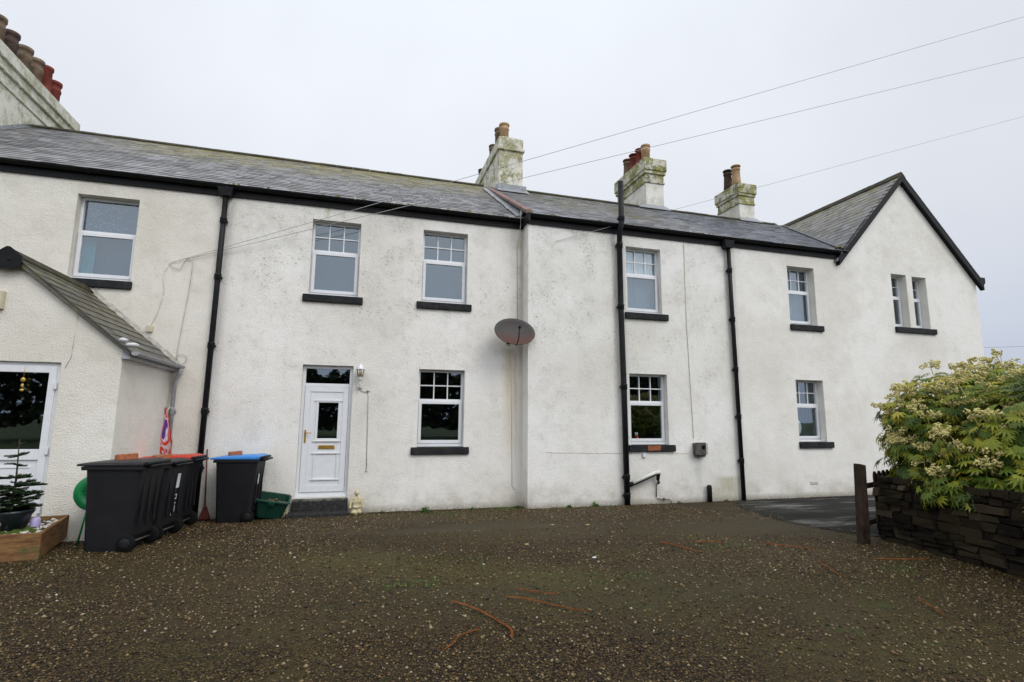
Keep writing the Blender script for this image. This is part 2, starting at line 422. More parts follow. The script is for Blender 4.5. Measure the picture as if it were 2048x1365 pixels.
M['grass'] = grass_mat()
def wallstone_mat():
    t = NT('shaded_wall_slate'); p = t.pos(); ri = t.n('NewGeometry').outputs['Random Per Island']
    c = t.ramp(ri, [(0,(.006,.005,.004)),(.35,(.017,.012,.009)),(.7,(.028,.021,.012)),(.9,(.045,.033,.020)),(1,(.075,.058,.040))])  # stone tones kept dark; the shrub's shade is put into the colour
    c = t.mix(t.math('MULTIPLY', t.mr(t.noise(p, 3, 5, .7), .5, .65), .6), c, (.022,.022,.008))
    t.bsdf(c, .9, .12, t.bump(t.noise(t.mapping(p, (1,1,3)), 14, 6, .7), .7, .02)); return t.m
M['wallstone'] = wallstone_mat()
M['wallcore'] = simple('wall_core', (.012,.011,.010), .95, .1)
def leaf_mat():
    t = NT('fatsia_leaf'); ri = t.n('NewGeometry').outputs['Random Per Island']
    p = t.pos()
    c = t.ramp(ri, [(0,(.035,.07,.008)),(.3,(.09,.145,.014)),(.6,(.17,.215,.02)),(.82,(.29,.30,.028)),(.94,(.36,.33,.035)),(1,(.50,.39,.04))])
    b = t.bsdf(c, .42, .3, t.bump(t.noise(p, 30, 3), .2, .01))
    tl = t.n('BsdfTranslucent'); t.set(tl.inputs[0], t.mix(1.0, c, (1.5,1.5,.4), 'MULTIPLY'))
    mx = t.n('MixShader'); mx.inputs[0].default_value = .25
    t.t.links.new(b.outputs[0], mx.inputs[1]); t.t.links.new(tl.outputs[0], mx.inputs[2]); t.t.links.new(mx.outputs[0], t.out.inputs[0])
    return t.m
M['leaf'] = leaf_mat()
M['flower'] = simple('cream_flower', (.55,.48,.20), .8, .2, var=.3, scale=12, bump=0)
def flag_mat():
    t = NT('printed_flag_cloth'); p = t.n('TexCoord').outputs['UV']
    v = t.noise(t.mapping(p, (2.2,1.0,1), rot=(0,0,.7)), 2.6, 1, .3, .6)
    c = t.ramp(v, [(0,(.09,.03,.20)),(.36,(.10,.03,.20)),(.38,(.60,.54,.60)),(.43,(.58,.46,.50)),(.445,(.55,.03,.03)),(.56,(.62,.06,.03)),(.575,(.62,.5,.5)),(.62,(.62,.5,.5)),(.635,(.50,.03,.05))])
    t.bsdf(c, .7, .2); return t.m
M['flag'] = flag_mat()
def treeline_mat():
    t = NT('distant_foliage'); p = t.pos()
    c = t.mix(t.mr(t.noise(p, 1.2, 5), .4, .6), (.03,.04,.025), (.055,.07,.035))
    t.bsdf(c, .9, .1); return t.m
M['treeline'] = treeline_mat()

# wall paints: one for each house
WALL_L = render_mat('cream_roughcast', (.80,.765,.69), (.60,.56,.47), .3, .35, seed=1, greenbase=.4)
WALL_M = render_mat('stained_white_roughcast', (.85,.825,.775), (.60,.57,.505), 1.0, .8, seed=2, greenbase=.5,
    streak=[(3.16,.20,.6,3.30,(.50,.36,.17),.60), (3.42,.10,.0,6.1,(.34,.29,.20),.62), (3.3,.05,.2,3.2,(.42,.36,.27),.5),
            (-2.5,.14,.0,6.1,(.34,.32,.29),.5), (-.72,.08,5.72,6.05,(.26,.25,.08),.7)])
WALL_F = render_mat('speckled_white_roughcast', (.85,.83,.785), (.60,.575,.51), 1.0, .8, seed=3, greenbase=.55,
    streak=[(5.5,.09,.0,6.1,(.30,.28,.26),.55), (5.72,.07,.0,5.9,(.36,.33,.28),.4), (8.5,.14,.0,6.1,(.34,.30,.26),.55), (7.5,.12,.0,.95,(.40,.42,.42),.5),
            (8.3,.5,-.3,.55,(.34,.31,.14),.6), (7.33,.025,1.3,6.0,(.40,.34,.26),.45)])
WALL_G = render_mat('cream_white_roughcast', (.85,.825,.77), (.68,.645,.56), .28, .3, seed=4, greenbase=.6,
    streak=[(8.72,.06,0,6.1,(.40,.38,.33),.4)])
WALL_P = WALL_L
STACK_M = render_mat('mossy_render', (.76,.74,.66), (.50,.47,.38), .8, .6, lichen=.75, seed=5, greenbase=0)
STACK_H = render_mat('very_mossy_render', (.60,.58,.48), (.36,.35,.24), 1.0, .8, lichen=1.25, seed=6, greenbase=0)
STACK_G = render_mat('green_stained_render', (.72,.71,.62), (.42,.42,.32), 1.0, 1.0, lichen=.4, seed=8, greenbase=0)
STACK_S = render_mat('pale_shaft_render', (.76,.74,.68), (.50,.47,.38), .8, .8, lichen=.12, seed=9, greenbase=0)
SLATE_L = slate_mat('grey_slate_lichened', (.20,.195,.195), 1.0, -6.5, 6.0, 7.3, 8.8)
SLATE_F = slate_mat('wet_slate', (.21,.21,.225), .3, 3, 9, 6.3, 7.2, wet=.36)
SLATE_G = slate_mat('blue_slate', (.16,.165,.19), .15, 8, 20, 7.5, 8.9, wet=.34)
SLATE_W = slate_mat('gable_slate', (.14,.135,.14), .38, 10, 18, 6.6, 8.6)
SLATE_P = slate_mat('porch_slate', (.062,.058,.045), .35, -6, -2, 2.8, 4.2)

# ------------------------------------------------------------------ setting
def strips(name, xs, ys, dz, mat):
    V = []; F = []
    for y in ys:
        for x in xs: V.append((x, y, gz(y)+dz))
    nx = len(xs)
    for j in range(len(ys)-1):
        for i in range(nx-1):
            F.append((j*nx+i, j*nx+i+1, (j+1)*nx+i+1, (j+1)*nx+i))
    b = MB(); b.add(V, F); return b.build(name, mat)
g = strips('ground', [-1500,-60,60,1500], [-1500,-60,-3.2,-.3,60,1500], -.012, M['grass']); tag(g, kind='structure')
g = strips('gravel', [-14,-8,0,8,14,26], [-24,-12,-3.2,-2,-1,-.3,2], 0, M['gravel']); tag(g, kind='structure')
# tarmac at the foot of the far house, edge lying over the gravel
poly = [(8.45,-.36),(8.1,-.75),(7.75,-1.35),(7.3,-2.0),(7.05,-2.6),(6.78,-3.2),(6.72,-3.6),(6.80,-4.1),(6.9,-4.5),(7.1,-4.95),(8,-5.0),(30,-5.0),(30,-.36)]
rag = []
for i in range(len(poly)-1):
    (xa, ya), (xb, yb) = poly[i], poly[i+1]
    if i > 9: rag.append((xa, ya)); continue
    for k in range(10):
        t = k/10; x = xa+(xb-xa)*t; y = ya+(yb-ya)*t
        rag.append((x+.10*noise.noise(Vector((x*4, y*4, 0)))+.05*noise.noise(Vector((x*15, y*15, 2))), y))
poly = rag+[poly[-1]]
bm = bmesh.new()
bv = [bm.verts.new((x, y, 0)) for x, y in poly]; bm.faces.new(bv)
for yy in (-1, -2, -3.2):
    bmesh.ops.bisect_plane(bm, geom=bm.verts[:]+bm.edges[:]+bm.faces[:], plane_co=(0,yy,0), plane_no=(0,1,0))
for v in bm.verts: v.co.z = gz(v.co.y)+.006
me = bpy.data.meshes.new('path'); bm.to_mesh(me); me.materials.append(M['tarmac'])
o = bpy.data.objects.new('path', me); COL.objects.link(o); tag(o, kind='structure')

# loose stones lying on the yard
def pebbles():
    N = 170000
    x = rng.uniform(-6, 9, N); y = rng.uniform(-8.9, -.02, N)
    # worn track has far fewer
    keep = []
    for i in range(N):
        n = noise.fractal(Vector((x[i]*.33, y[i]*.6, 3.1)), 1.0, 2.0, 3)
        d = abs((y[i]+3.6) + .12*(x[i]-4))   # band worn by cars in front of the forward range
        band = max(0, 1-d/1.3)*(1 if x[i] > 1.2 else max(0, (x[i]+.4)/1.6))
        k = .95 - .8*band - max(0, n*1.1)
        mz = max(0, 1-abs((y[i]+6.1)+.25*(x[i]-2.2))/1.0)*max(0, 1-abs(x[i]-2.6)/2.8)
        k *= 1-.55*min(1, mz*1.5)
        if x[i] > 6.6 and y[i] > -5.2: k = 0.0
        tx = 6.72+max(0, (-3.2-y[i])*-.55)
        if y[i] > -3.2 and x[i] > 8.45-(-y[i]-.36)*.6: k = .02
        if x[i] < -3.2 and y[i] > -2.2: k = 0
        ex = 8.45-(-y[i]-.36)*.6 if y[i] > -2.6 else 6.9
        de = abs(x[i]-ex)
        if de < .45 and y[i] > -4.9 and x[i] < 8.6: k = max(k, .55*(1-de/.45)**1.5)
        if random.random() < k: keep.append(i)
    keep = np.array(keep); x = x[keep]; y = y[keep]; n = len(keep)
    z = np.array([gz(q) for q in y])
    s = rng.lognormal(math.log(.0066), .42, n).clip(.003, .018)
    base = np.array([[1,0,0],[0,1,0],[-1,0,0],[0,-1,0],[0,0,1],[0,0,-1],[.62,.62,.55],[-.62,.55,.6]])[:6]
    fs = np.array([[0,1,4],[1,2,4],[2,3,4],[3,0,4],[1,0,5],[2,1,5],[3,2,5],[0,3,5]])
    a = rng.uniform(0, 6.28, n); sx = rng.uniform(.8, 1.5, n); sz = rng.uniform(.5, .95, n)
    P = np.tile(base[None], (n,1,1))*rng.uniform(.75, 1.25, (n,6,1))
    P[:,:,0] *= sx[:,None]; P[:,:,2] *= sz[:,None]
    P *= s[:,None,None]
    c, sn = np.cos(a)[:,None], np.sin(a)[:,None]
    X = P[:,:,0]*c-P[:,:,1]*sn; Y = P[:,:,0]*sn+P[:,:,1]*c
    V = np.stack([X+x[:,None], Y+y[:,None], P[:,:,2]+z[:,None]+s[:,None]*.3], 2).reshape(-1,3)
    F = (fs[None]+np.arange(n)[:,None,None]*6).reshape(-1,3)
    o = npmesh('loose_stones', V, F, M['pebbles'], smooth=True)
    tag(o, 'small wet brown and pale stones strewn over the gravel yard', 'gravel', kind='stuff')
pebbles()

# ------------------------------------------------------------------ building helpers
def wall_grid(b, x0, x1, z0, z1, y, holes, depth=.24):
    xs = sorted({x0, x1} | {h[0] for h in holes} | {h[1] for h in holes})
    zs = sorted({z0, z1} | {h[2] for h in holes} | {h[3] for h in holes})
    for i in range(len(xs)-1):
        for j in range(len(zs)-1):
            cx = (xs[i]+xs[i+1])/2; cz = (zs[j]+zs[j+1])/2
            if any(h[0] < cx < h[1] and h[2] < cz < h[3] for h in holes): continue
            b.add([(xs[i],y,zs[j]),(xs[i+1],y,zs[j]),(xs[i+1],y,zs[j+1]),(xs[i],y,zs[j+1])], [(0,1,2,3)])
    for (a, c, e, f) in holes:
        y2 = y+depth
        b.add([(a,y,f),(c,y,f),(c,y2,f),(a,y2,f)], [(0,1,2,3)])      # soffit
        b.add([(a,y,e),(a,y2,e),(a,y2,f),(a,y,f)], [(0,1,2,3)])
        b.add([(c,y,e),(c,y,f),(c,y2,f),(c,y2,e)], [(0,1,2,3)])
        b.add([(a,y,e),(c,y,e),(c,y2,e),(a,y2,e)], [(0,1,2,3)])

def slates(b, x0, x1, p0, p1, exposure=.19, width=.25, thick=.006, clip=None, axis='x', jit=.004):
    """courses between eaves line and ridge line. p0/p1 = (y,z) at eaves/ridge, running along x
       (axis 'y': p = (x,z) and running along y)"""
    L = math.hypot(p1[0]-p0[0], p1[1]-p0[1]); du = ((p1[0]-p0[0])/L, (p1[1]-p0[1])/L); nn = (-du[1], du[0])
    if nn[1] < 0: nn = (-nn[0], -nn[1])
    rows = int(L/exposure)
    for r in range(rows+1):
        s0 = r*exposure-.01; s1 = min(s0+exposure*1.35, L)
        if s1 - s0 < .05: continue
        x = x0 - (width/2 if r % 2 else 0) - random.uniform(0, .04)
        while x < x1:
            w = width*random.uniform(.88, 1.1)
            a = max(x+.002, x0); c = min(x+w-.003, x1); x += w
            if c-a < .03: continue
            j = random.uniform(-jit, jit)*1.5; k = thick+random.uniform(0, .004); tilt = random.uniform(-.003, .004)
            lift0 = thick*1.3+k+random.uniform(0, jit); lift1 = .004
            if clip and not clip((a+c)/2, p0[0]+du[0]*(s0+s1)/2, p0[1]+du[1]*(s0+s1)/2): continue
            q = []
            for (t, e, dn) in ((a,s0+j,0),(c,s0+j+tilt,0),(c,s1,1),(a,s1,1)):
                lift = lift1 if dn else lift0
                q.append((t, p0[0]+du[0]*e+nn[0]*lift, p0[1]+du[1]*e+nn[1]*lift))
            lo = [(t, u-nn[0]*k, w_-nn[1]*k) for (t, u, w_) in q]
            if axis == 'y': q = [(u,t,w_) for (t,u,w_) in q]; lo = [(u,t,w_) for (t,u,w_) in lo]
            b.add(lo+q, [(4,5,6,7),(0,1,5,4),(1,2,6,5),(3,0,4,7)] if axis == 'x' else [(7,6,5,4),(4,5,1,0),(5,6,2,1),(7,4,0,3)])

def roof(parent, x0, x1, eave, ridge, back, mat, **kw):
    b = MB()
    t = .07
    b.prism([(eave[0], eave[1]-t), (eave[0], eave[1]), (ridge[0], ridge[1]), (back[0], back[1]), (back[0], back[1]-t), (ridge[0], ridge[1]-t-.03)], 'x', x0, x1)
    slates(b, x0, x1, (eave[0]-.03, eave[1]-.02), ridge, **kw)
    return b.build('roof', mat, parent)

def ridge_tiles(parent, x0, x1, y, z, mat, step=.45):
    b = MB(); x = x0
    while x < x1-.05:
        e = min(x+step-.008, x1); h = random.uniform(0, .008)
        w = .15; prof = [(y-w, z-.075+h), (y-w, z-.05+h), (y-.03, z+.035+h), (y+.03, z+.035+h), (y+w, z-.05+h), (y+w, z-.075+h), (y, z+.0+h)]
        b.prism(prof, 'x', x, e); x += step
    return b.build('ridge_tiles', mat, parent)

def gutter(parent, x0, x1, y, z, moss=0, hop=None):
    """fascia board and half-round gutter running along x"""
    b = MB()
    b.box(x0, x1, y-.035, y-.004, z-.225, z+.0)        # fascia
    f = b.build('fascia', M['black'], parent)
    b = MB(); n = 8; r = .062; cy = y-.035-r-.004; cz = z-.03
    out = [(cy+r*math.cos(a), cz+r*math.sin(a)*1.15) for a in [math.pi+math.pi*k/n for k in range(n+1)]]
    inn = [(cy+(r-.008)*math.cos(a), cz+(r-.008)*math.sin(a)*1.15) for a in [2*math.pi-math.pi*k/n for k in range(n+1)]]
    b.prism(out+inn, 'x', x0, x1)
    x = x0+.4
    while x < x1: b.box(x-.02, x+.02, cy-r-.006, cy+r, cz-.03, cz+.004); x += .9
    x = x0+1.2
    while x < x1-.3:
        b.prism([(cy+(r+.009)*math.cos(a), cz+(r+.009)*math.sin(a)*1.15) for a in [math.pi+math.pi*k/n for k in range(n+1)]], 'x', x-.04, x+.04); x += 1.83
    go = b.build('gutter', M['black'], parent)
    if moss:
        b = MB(); w = MB()
        x = x0
        while x < x1:
            x += random.expovariate(moss*9)
            if x > x1-.05: break
            n_ = noise.noise(Vector((x*.8, 4, 2)))
            if n_ < -.15 and random.random() < .7: continue
            s = random.uniform(.014, .036)
            (w if random.random() < .22 else b).blob((x, cy-r*random.uniform(.3, 1), cz+.008), (s*random.uniform(1,2.2), s*.8, s*random.uniform(.6,1)), 6, 4, .25)
        mo = b.build('moss', M['gutmoss'], go); mo['kind'] = 'stuff'
        if w.v:
            mo = w.build('lichen', M['gutmossw'], go); mo['kind'] = 'stuff'
    return go

def rectframe(b, x0, x1, z0, z1, y0, y1, w, wb=None):
    wb = wb or w
    b.box(x0, x0+w, y0, y1, z0, z1); b.box(x1-w, x1, y0, y1, z0, z1)
    b.box(x0+w, x1-w, y0, y1, z1-w, z1); b.box(x0+w, x1-w, y0, y1, z0, z0+wb)

def window(parent, x0, x1, z0, z1, y, cols=3, rows=2, split=.40, curtains=(), sill=True, sx=(.10,.10), patch=False, rev=.15, label=None, sillobj=True, barw=.022):
    """uPVC window: fixed light with glazing bars above an opening sash"""
    f = MB(); yf = y+rev; e = .002
    X0, X1 = x0+e, x1-e; Z0, Z1 = z0+.045, z1-e
    w = .045
    rectframe(f, X0, X1, Z0, Z1, yf, yf+.07, w)
    zt = z1-(z1-z0)*split
    f.box(X0+w, X1-w, yf-.004, yf+.066, zt-.028, zt+.028)
    # opening sash, proud of the frame
    rectframe(f, X0+.022, X1-.022, Z0+.028, zt-.012, yf-.028, yf+.03, .062)
    # sill board of the window
    f.box(X0, X1, yf-.055, yf+.05, z0+.006, z0+.046)
    o = f.build('window', M['upvc'], parent, bevel=.004)
    if label: o['label'] = label
    gb = MB()
    a, c, d, u = X0+w, X1-w, zt+.028, Z1-w
    for k in range(1, cols): xx = a+(c-a)*k/cols; gb.box(xx-barw/2, xx+barw/2, yf+.012, yf+.034, d, u)
    for k in range(1, rows):
        zz = d+(u-d)*k/rows
        for m_ in range(cols):
            xa = a+(c-a)*m_/cols+(barw/2 if m_ else 0)+.0005; xb = a+(c-a)*(m_+1)/cols-(barw/2 if m_ < cols-1 else 0)-.0005
            gb.box(xa, xb, yf+.013, yf+.033, zz-barw/2, zz+barw/2)
    if cols > 1 or rows > 1: gb.build('glazing_bars', M['upvc'], o)
    for (q0, q1, r0, r1, yy) in ((a, c, d, u, yf+.04), (X0+.084, X1-.084, Z0+.09, zt-.074, yf+.0)):
        MB().box(q0-.004, q1+.004, yy, yy+.008, r0-.004, r1+.004).build('pane', M['glass'], o)
    # dark room behind
    r = MB(); ry0, ry1 = y+rev+.075, y+2.2
    vs = [(x0-.3,ry0,z0-.3),(x1+.3,ry0,z0-.3),(x1+.3,ry1,z0-.3),(x0-.3,ry1,z0-.3),(x0-.3,ry0,z1+.3),(x1+.3,ry0,z1+.3),(x1+.3,ry1,z1+.3),(x0-.3,ry1,z1+.3)]
    r.add(vs, [(0,1,2,3),(7,6,5,4),(1,5,6,2),(2,6,7,3),(3,7,4,0)])
    for (p0, p1) in (((x0-.3,ry0,z0-.3),(x0,ry0,z1+.3)), ((x1,ry0,z0-.3),(x1+.3,ry0,z1+.3)), ((x0,ry0,z1),(x1,ry0,z1+.3)), ((x0,ry0,z0-.3),(x1,ry0,z0))):
        r.add([(p0[0],ry0,p0[2]),(p1[0],ry0,p0[2]),(p1[0],ry0,p1[2]),(p0[0],ry0,p1[2])], [(0,1,2,3)])
    r.build('room', M['room'], o)
    for (ca, cb, cz0, cz1, mat, dy) in curtains:
        cm = MB(); n = 28; yy = y+rev+.11+dy; xa = x0+(x1-x0)*ca; xb = x0+(x1-x0)*cb; za = z0+(z1-z0)*cz0; zb = z0+(z1-z0)*cz1
        vs = []
        for k in range(n+1):
            xx = xa+(xb-xa)*k/n; dd = 0 if mat == 'flat_grey' else .012*math.sin(k*1.9)+.006*math.sin(k*.7)
            vs += [(xx, yy+dd, za), (xx, yy+dd, zb)]
        cm.add(vs, [(2*k, 2*k+2, 2*k+3, 2*k+1) for k in range(n)], True)
        cm.build('curtain', M[mat], o)
    if sillobj:
        s = MB(); s.box(x0-sx[0], x1+sx[1], y-.055, y+.10, z0-.145, z0)
        so = s.build('sill', M['sill'], o, bevel=.012)
        if patch:
            MB().box(x0+.38, x0+.70, y-.060, y-.054, z0-.12, z0-.012).build('bare_patch', M['rustpatch'], o)
    return o

def downpipe(b, pts, r=.034, collars=()):
    b.tube(pts, r, 12)
    for z in collars:
        # point on the pipe at this height
        for i in range(len(pts)-1):
            a, c = Vector(pts[i]), Vector(pts[i+1])
            if min(a.z, c.z) <= z <= max(a.z, c.z) and abs(a.z-c.z) > 1e-4:
                p = a.lerp(c, (z-a.z)/(c.z-a.z)); break
        else: continue
        b.lathe([(r+.001,-.07),(r+.010,-.06),(r+.011,.02),(r+.015,.03),(r+.015,.05),(r+.001,.056)], p, 14)
        b.box(p.x-r-.02, p.x+r+.02, p.y+.01, p.y+.06, p.z-.03, p.z+.01)

def pot(parent, x, y, z, h, r, mat, kind=0, label=None):
    b = MB()
    if kind == 0: prof = [(r*.98,-.05),(r*.98,h*.62),(r*1.10,h*.66),(r*1.10,h*.72),(r*.98,h*.75),(r*.98,h*.88),(r*1.14,h*.90),(r*1.14,h),(r*.86,h),(r*.86,h*.7),(0.0001,h*.7)]
    else: prof = [(r*1.12,-.05),(r,h*.25),(r*.86,h*.9),(r*1.02,h*.92),(r*1.02,h),(r*.76,h),(r*.76,h*.7),(0.0001,h*.7)]
    b.lathe(prof, (x, y, z), 18)
    if kind == 2:
        b.lathe([(r*.7,h),(r*.7,h+.08),(r*1.15,h+.085),(r*1.05,h+.12),(0.0001,h+.15)], (x, y, z), 16)
    o = b.build('chimney_pot', M[mat], parent)
    if label: o['label'] = label
    return o

def stack(parent, x0, x1, y0, y1, zb, bands, mat, mat2=None):
    """bands: list of (z0, z1, projection)"""
    b = MB(); b.box(x0, x1, y0, y1, zb, bands[0][0])
    for z0, z1, pr in bands: b.box(x0-pr, x1+pr, y0-pr, y1+pr, z0, z1)
    zt = bands[-1][1]; pr = bands[-1][2]-.04
    b.hexa([(x0-pr,y0-pr,zt),(x1+pr,y0-pr,zt),(x1+pr,y1+pr,zt),(x0-pr,y1+pr,zt)],
           [(x0+.12,y0+.12,zt+.09),(x1-.12,y0+.12,zt+.09),(x1-.12,y1-.12,zt+.09),(x0+.12,y1-.12,zt+.09)])
    return b.build('chimney', mat, parent, bevel=.02)

EA = (-.13, 6.22); RI = (3.9, 8.74); BK = (8.0, 6.2)
EF = (-.51, 6.22); RF = (3.95, 8.765)

# ================================================================== cottage with the porch (left)
XL0 = -11.5
cl = empty('cottage', (-7, 0, 0), 'cream roughcast cottage with a gabled slate porch and a long stack of mixed chimney pots', 'cottage')
hI = (-4.967,-3.998,4.20,5.765)
b = MB(); wall_grid(b, XL0, -2.60, -.1, 6.10, 0, [hI], .24)
b.add([(XL0,0,-.1),(XL0,8,-.1),(XL0,8,6.2),(XL0,3.9,8.65),(XL0,0,6.2)], [(0,1,2,3,4)])
b.add([(XL0,8,-.1),(-2.6,8,-.1),(-2.6,8,6.2),(XL0,8,6.2)], [(0,1,2,3)])
b.build('wall', WALL_L, cl)
window(cl, *hI, 0, cols=1, rows=1, split=.42, sx=(.12,.03), rev=.16, curtains=[(0,1,.55,1,'lace',0),(.0,.26,0,.6,'curtain_teal',.02),(.26,1,0,.6,'curtain_dim',.1)], label='two-light window with a patterned lace blind in the upper light')
rL = roof(cl, XL0, -2.6, EA, RI, BK, SLATE_L)
ridge_tiles(cl, -7.85, -2.6, 3.9, 8.75, M['ridge'])
gutter(cl, XL0, -2.56, 0, 6.24)
ch = stack(cl, -8.85, -7.89, 1.95, 5.9, 7.0, [(9.10,9.16,.03),(9.16,9.40,.0),(9.40,9.45,.06),(9.45,9.64,.03),(9.64,9.70,.09),(9.70,9.95,.07)], STACK_G)
for (py, r, h, mat, kd) in ((5.45,.15,.82,'redclay',0),(5.02,.15,.98,'redclay',1),(4.55,.155,.86,'buffdark',0),(4.05,.155,.84,'buffdark',0),(3.5,.15,.84,'sootclay',0),(2.98,.155,.86,'buffdark',0),(2.45,.15,.84,'sootclay',0)):
    pot(ch, -8.30, py, 10.0, h, r, mat, kd)
MB().box(-7.87, -7.82, 1.8, 3.85, 0, 0)
b = MB()   # lead at the foot of the stack
for k in range(9):
    y0 = 1.95+k*.215; z0 = EA[1]+(y0-EA[0])*(RI[1]-EA[1])/(RI[0]-EA[0])
    b.add([(-7.885,y0,z0+.02),(-7.885,y0+.215,z0+.154),(-7.885,y0+.215,z0+.22),(-7.885,y0,z0+.09)], [(0,1,2,3)])
    b.add([(-7.886,y0,z0+.03),(-7.886,y0+.235,z0+.165),(-7.74,y0+.235,z0+.165),(-7.74,y0,z0+.03)], [(0,1,2,3)])
b.build('flashing', M['lead'], cl)

# the porch, part of the same cottage
PX0, PX1, PY = -6.11, -3.205, -2.16
pr = MB(); hD = (-4.86,-3.92,.2,2.52)
wall_grid(pr, PX0, PX1, -.1, 2.72, PY, [hD], .10)
pr.add([(PX0,PY,2.72),(PX1,PY,2.72),(-4.655,PY,3.92)], [(0,1,2)])
pr.add([(PX1,PY,-.1),(PX1,-.001,-.1),(PX1,-.001,2.8),(PX1,PY,2.72)], [(0,1,2,3)])
pr.add([(PX0,-.001,-.1),(PX0,PY,-.1),(PX0,PY,2.72),(PX0,-.001,2.8)], [(0,1,2,3)])
pr.build('porch_wall', WALL_P, cl)
b = MB(); PC = -4.655
for sgn in (1, -1):
    xe = PC+sgn*1.56
    e0, r0 = (xe, 2.70), (PC, 4.03)
    b.prism([(e0[0], e0[1]-.05), (e0[0], e0[1]), (r0[0], r0[1]-.02), (r0[0], r0[1]-.09)], 'y', PY-.07, -.002)
    slates(b, PY-.09, -.004, (xe, 2.70), (PC, 4.02), exposure=.20, width=.27, axis='y', thick=.006)
b.build('porch_roof', SLATE_P, cl)
b = MB(); y = PY-.06
while y < -.05:
    e = min(y+.42, -.004)
    b.prism([(PC-.13,3.93),(PC-.13,3.96),(PC-.03,4.065),(PC+.03,4.065),(PC+.13,3.96),(PC+.13,3.93),(PC,4.02)], 'y', y, e); y += .43
b.build('porch_ridge', M['ridge'], cl)
b = MB(); b.prism([(PC-.17,3.82),(PC-.17,3.96),(PC-.02,4.085),(PC+.02,4.085),(PC+.17,3.96),(PC+.17,3.82),(PC+.07,3.77),(PC-.07,3.77)], 'y', PY-.115, PY-.095)
b.lathe([(.016,0),(.016,.014),(.0001,.018)], (PC+.03, PY-.113, 3.90), 10, Matrix.Rotation(R(90), 3, 'X'))
b.build('verge_cap', M['black'], cl)
b = MB()
for k in range(13):    # mortar fillet where the porch roof meets the wall
    t0 = k/13; t1 = (k+1)/13
    def pt(t): return PC+.02+t*1.54, 4.04-t*1.31
    (xa, za), (xb, zb) = pt(t0), pt(t1); d = random.uniform(0, .015)
    b.hexa([(xa,-.05-d,za-.02),(xb,-.05-d,zb-.02),(xb,-.003,zb-.02),(xa,-.003,za-.02)], [(xa,-.02,za+.045),(xb,-.02,zb+.045),(xb,-.003,zb+.06+d),(xa,-.003,za+.06+d)])
b.build('fillet', simple('mortar_fillet', (.36,.34,.30), .9, .2, var=.35), cl)
b = MB(); n = 8; r = .055; cx, cz = PX1+.17, 2.70
outl = [(cx+r*math.cos(a), cz+r*math.sin(a)) for a in [math.pi+math.pi*k/n for k in range(n+1)]]
inn = [(cx+(r-.007)*math.cos(a), cz+(r-.007)*math.sin(a)) for a in [2*math.pi-math.pi*k/n for k in range(n+1)]]
b.prism(outl+inn, 'y', PY-.05, -.03); b.prism(outl, 'y', PY-.062, PY-.05)
for y in (-1.9,-1.2,-.5): b.prism([(cx+(r+.008)*math.cos(a), cz+(r+.008)*math.sin(a)) for a in [math.pi+math.pi*k/n for k in range(n+1)]], 'y', y-.03, y+.03)
b.prism([(PX1+.002,2.60),(PX1+.10,2.60),(PX1+.10,2.735),(PX1+.002,2.735)], 'y', PY-.03, -.01)
b.build('porch_gutter', M['grey_plastic'], cl)
b = MB(); downpipe(b, [(cx,-.16,2.66),(cx,-.14,2.55),(PX1+.09,-.06,2.42),(PX1+.09,-.06,.06)], .033, (1.9,))
b.build('porch_downpipe', M['grey_plastic'], cl)
b = MB(); b.blob((PX1+.10, PY-.02, 2.80), (.10,.05,.035), 8, 5, .2); b.blob((PX1+.0, PY-.04, 2.87), (.06,.03,.03), 8, 5, .2)
b.build('mortar_lump', M['cap_white'], cl)
# porch door
yd = PY+.05
b = MB(); rectframe(b, hD[0]+.002, hD[1]-.002, .2, 2.518, yd, yd+.07, .06); dfr = b.build('door_frame', M['upvc'], cl, bevel=.004)
b = MB(); rectframe(b, hD[0]+.055, hD[1]-.055, .25, 2.46, yd-.02, yd+.04, .085, .11)
b.box(hD[0]+.14, hD[1]-.14, yd-.02, yd+.04, 1.20, 1.34)
b.box(hD[0]+.14, hD[1]-.14, yd+.005, yd+.025, .36, 1.20)
rectframe(b, hD[0]+.20, hD[1]-.20, .46, 1.12, yd-.004, yd+.006, .03)
for z in (1.32, .55, 2.2): b.box(hD[1]-.062, hD[1]-.03, yd-.045, yd-.0205, z-.05, z+.05)
dr = b.build('door', M['upvc'], cl, bevel=.004)
MB().box(hD[0]+.136, hD[1]-.136, yd+.012, yd+.02, 1.335, 2.378).build('pane', M['glass'], dr)
b = MB(); b.add([(hD[0],yd+.08,.2),(hD[1],yd+.08,.2),(hD[1],-.1,.2),(hD[0],-.1,.2),(hD[0],yd+.08,2.6),(hD[1],yd+.08,2.6),(hD[1],-.1,2.6),(hD[0],-.1,2.6)], [(0,1,2,3),(4,5,6,7),(1,5,6,2),(2,6,7,3),(3,7,4,0)])
b.build('porch_room', M['room'], dr)
b = MB(); b.tube([(-4.33,yd-.045,2.46),(-4.33,yd-.045,2.30)], .003, 5); b.blob((-4.33,yd-.05,2.27), (.03,.02,.035), 8, 6); b.blob((-4.33,yd-.05,2.19), (.018,.015,.03), 8, 6); b.blob((-4.33,yd-.05,2.13), (.026,.016,.02), 8, 6)
tag(b.build('hanging_ornament', M['gold']), 'small gold ornament hanging in front of the porch door glass', 'ornament')
b = MB(); b.tube([(-3.80,PY-.004,3.20),(-3.815,PY-.004,2.60),(-3.87,PY-.004,2.45)], .004, 5)
tag(b.build('porch_cable', M['crack']), 'thin cable dropping from the porch verge to the door corner', 'cable')
b = MB(); b.box(-4.80,-4.655,PY-.06,PY-.001,3.22,3.47); b.box(-4.79,-4.665,PY-.068,PY-.061,3.24,3.45)
tag(b.build('alarm_box', M['cream'], bevel=.012), 'cream box fixed to the porch gable beside the frame edge', 'alarm box')
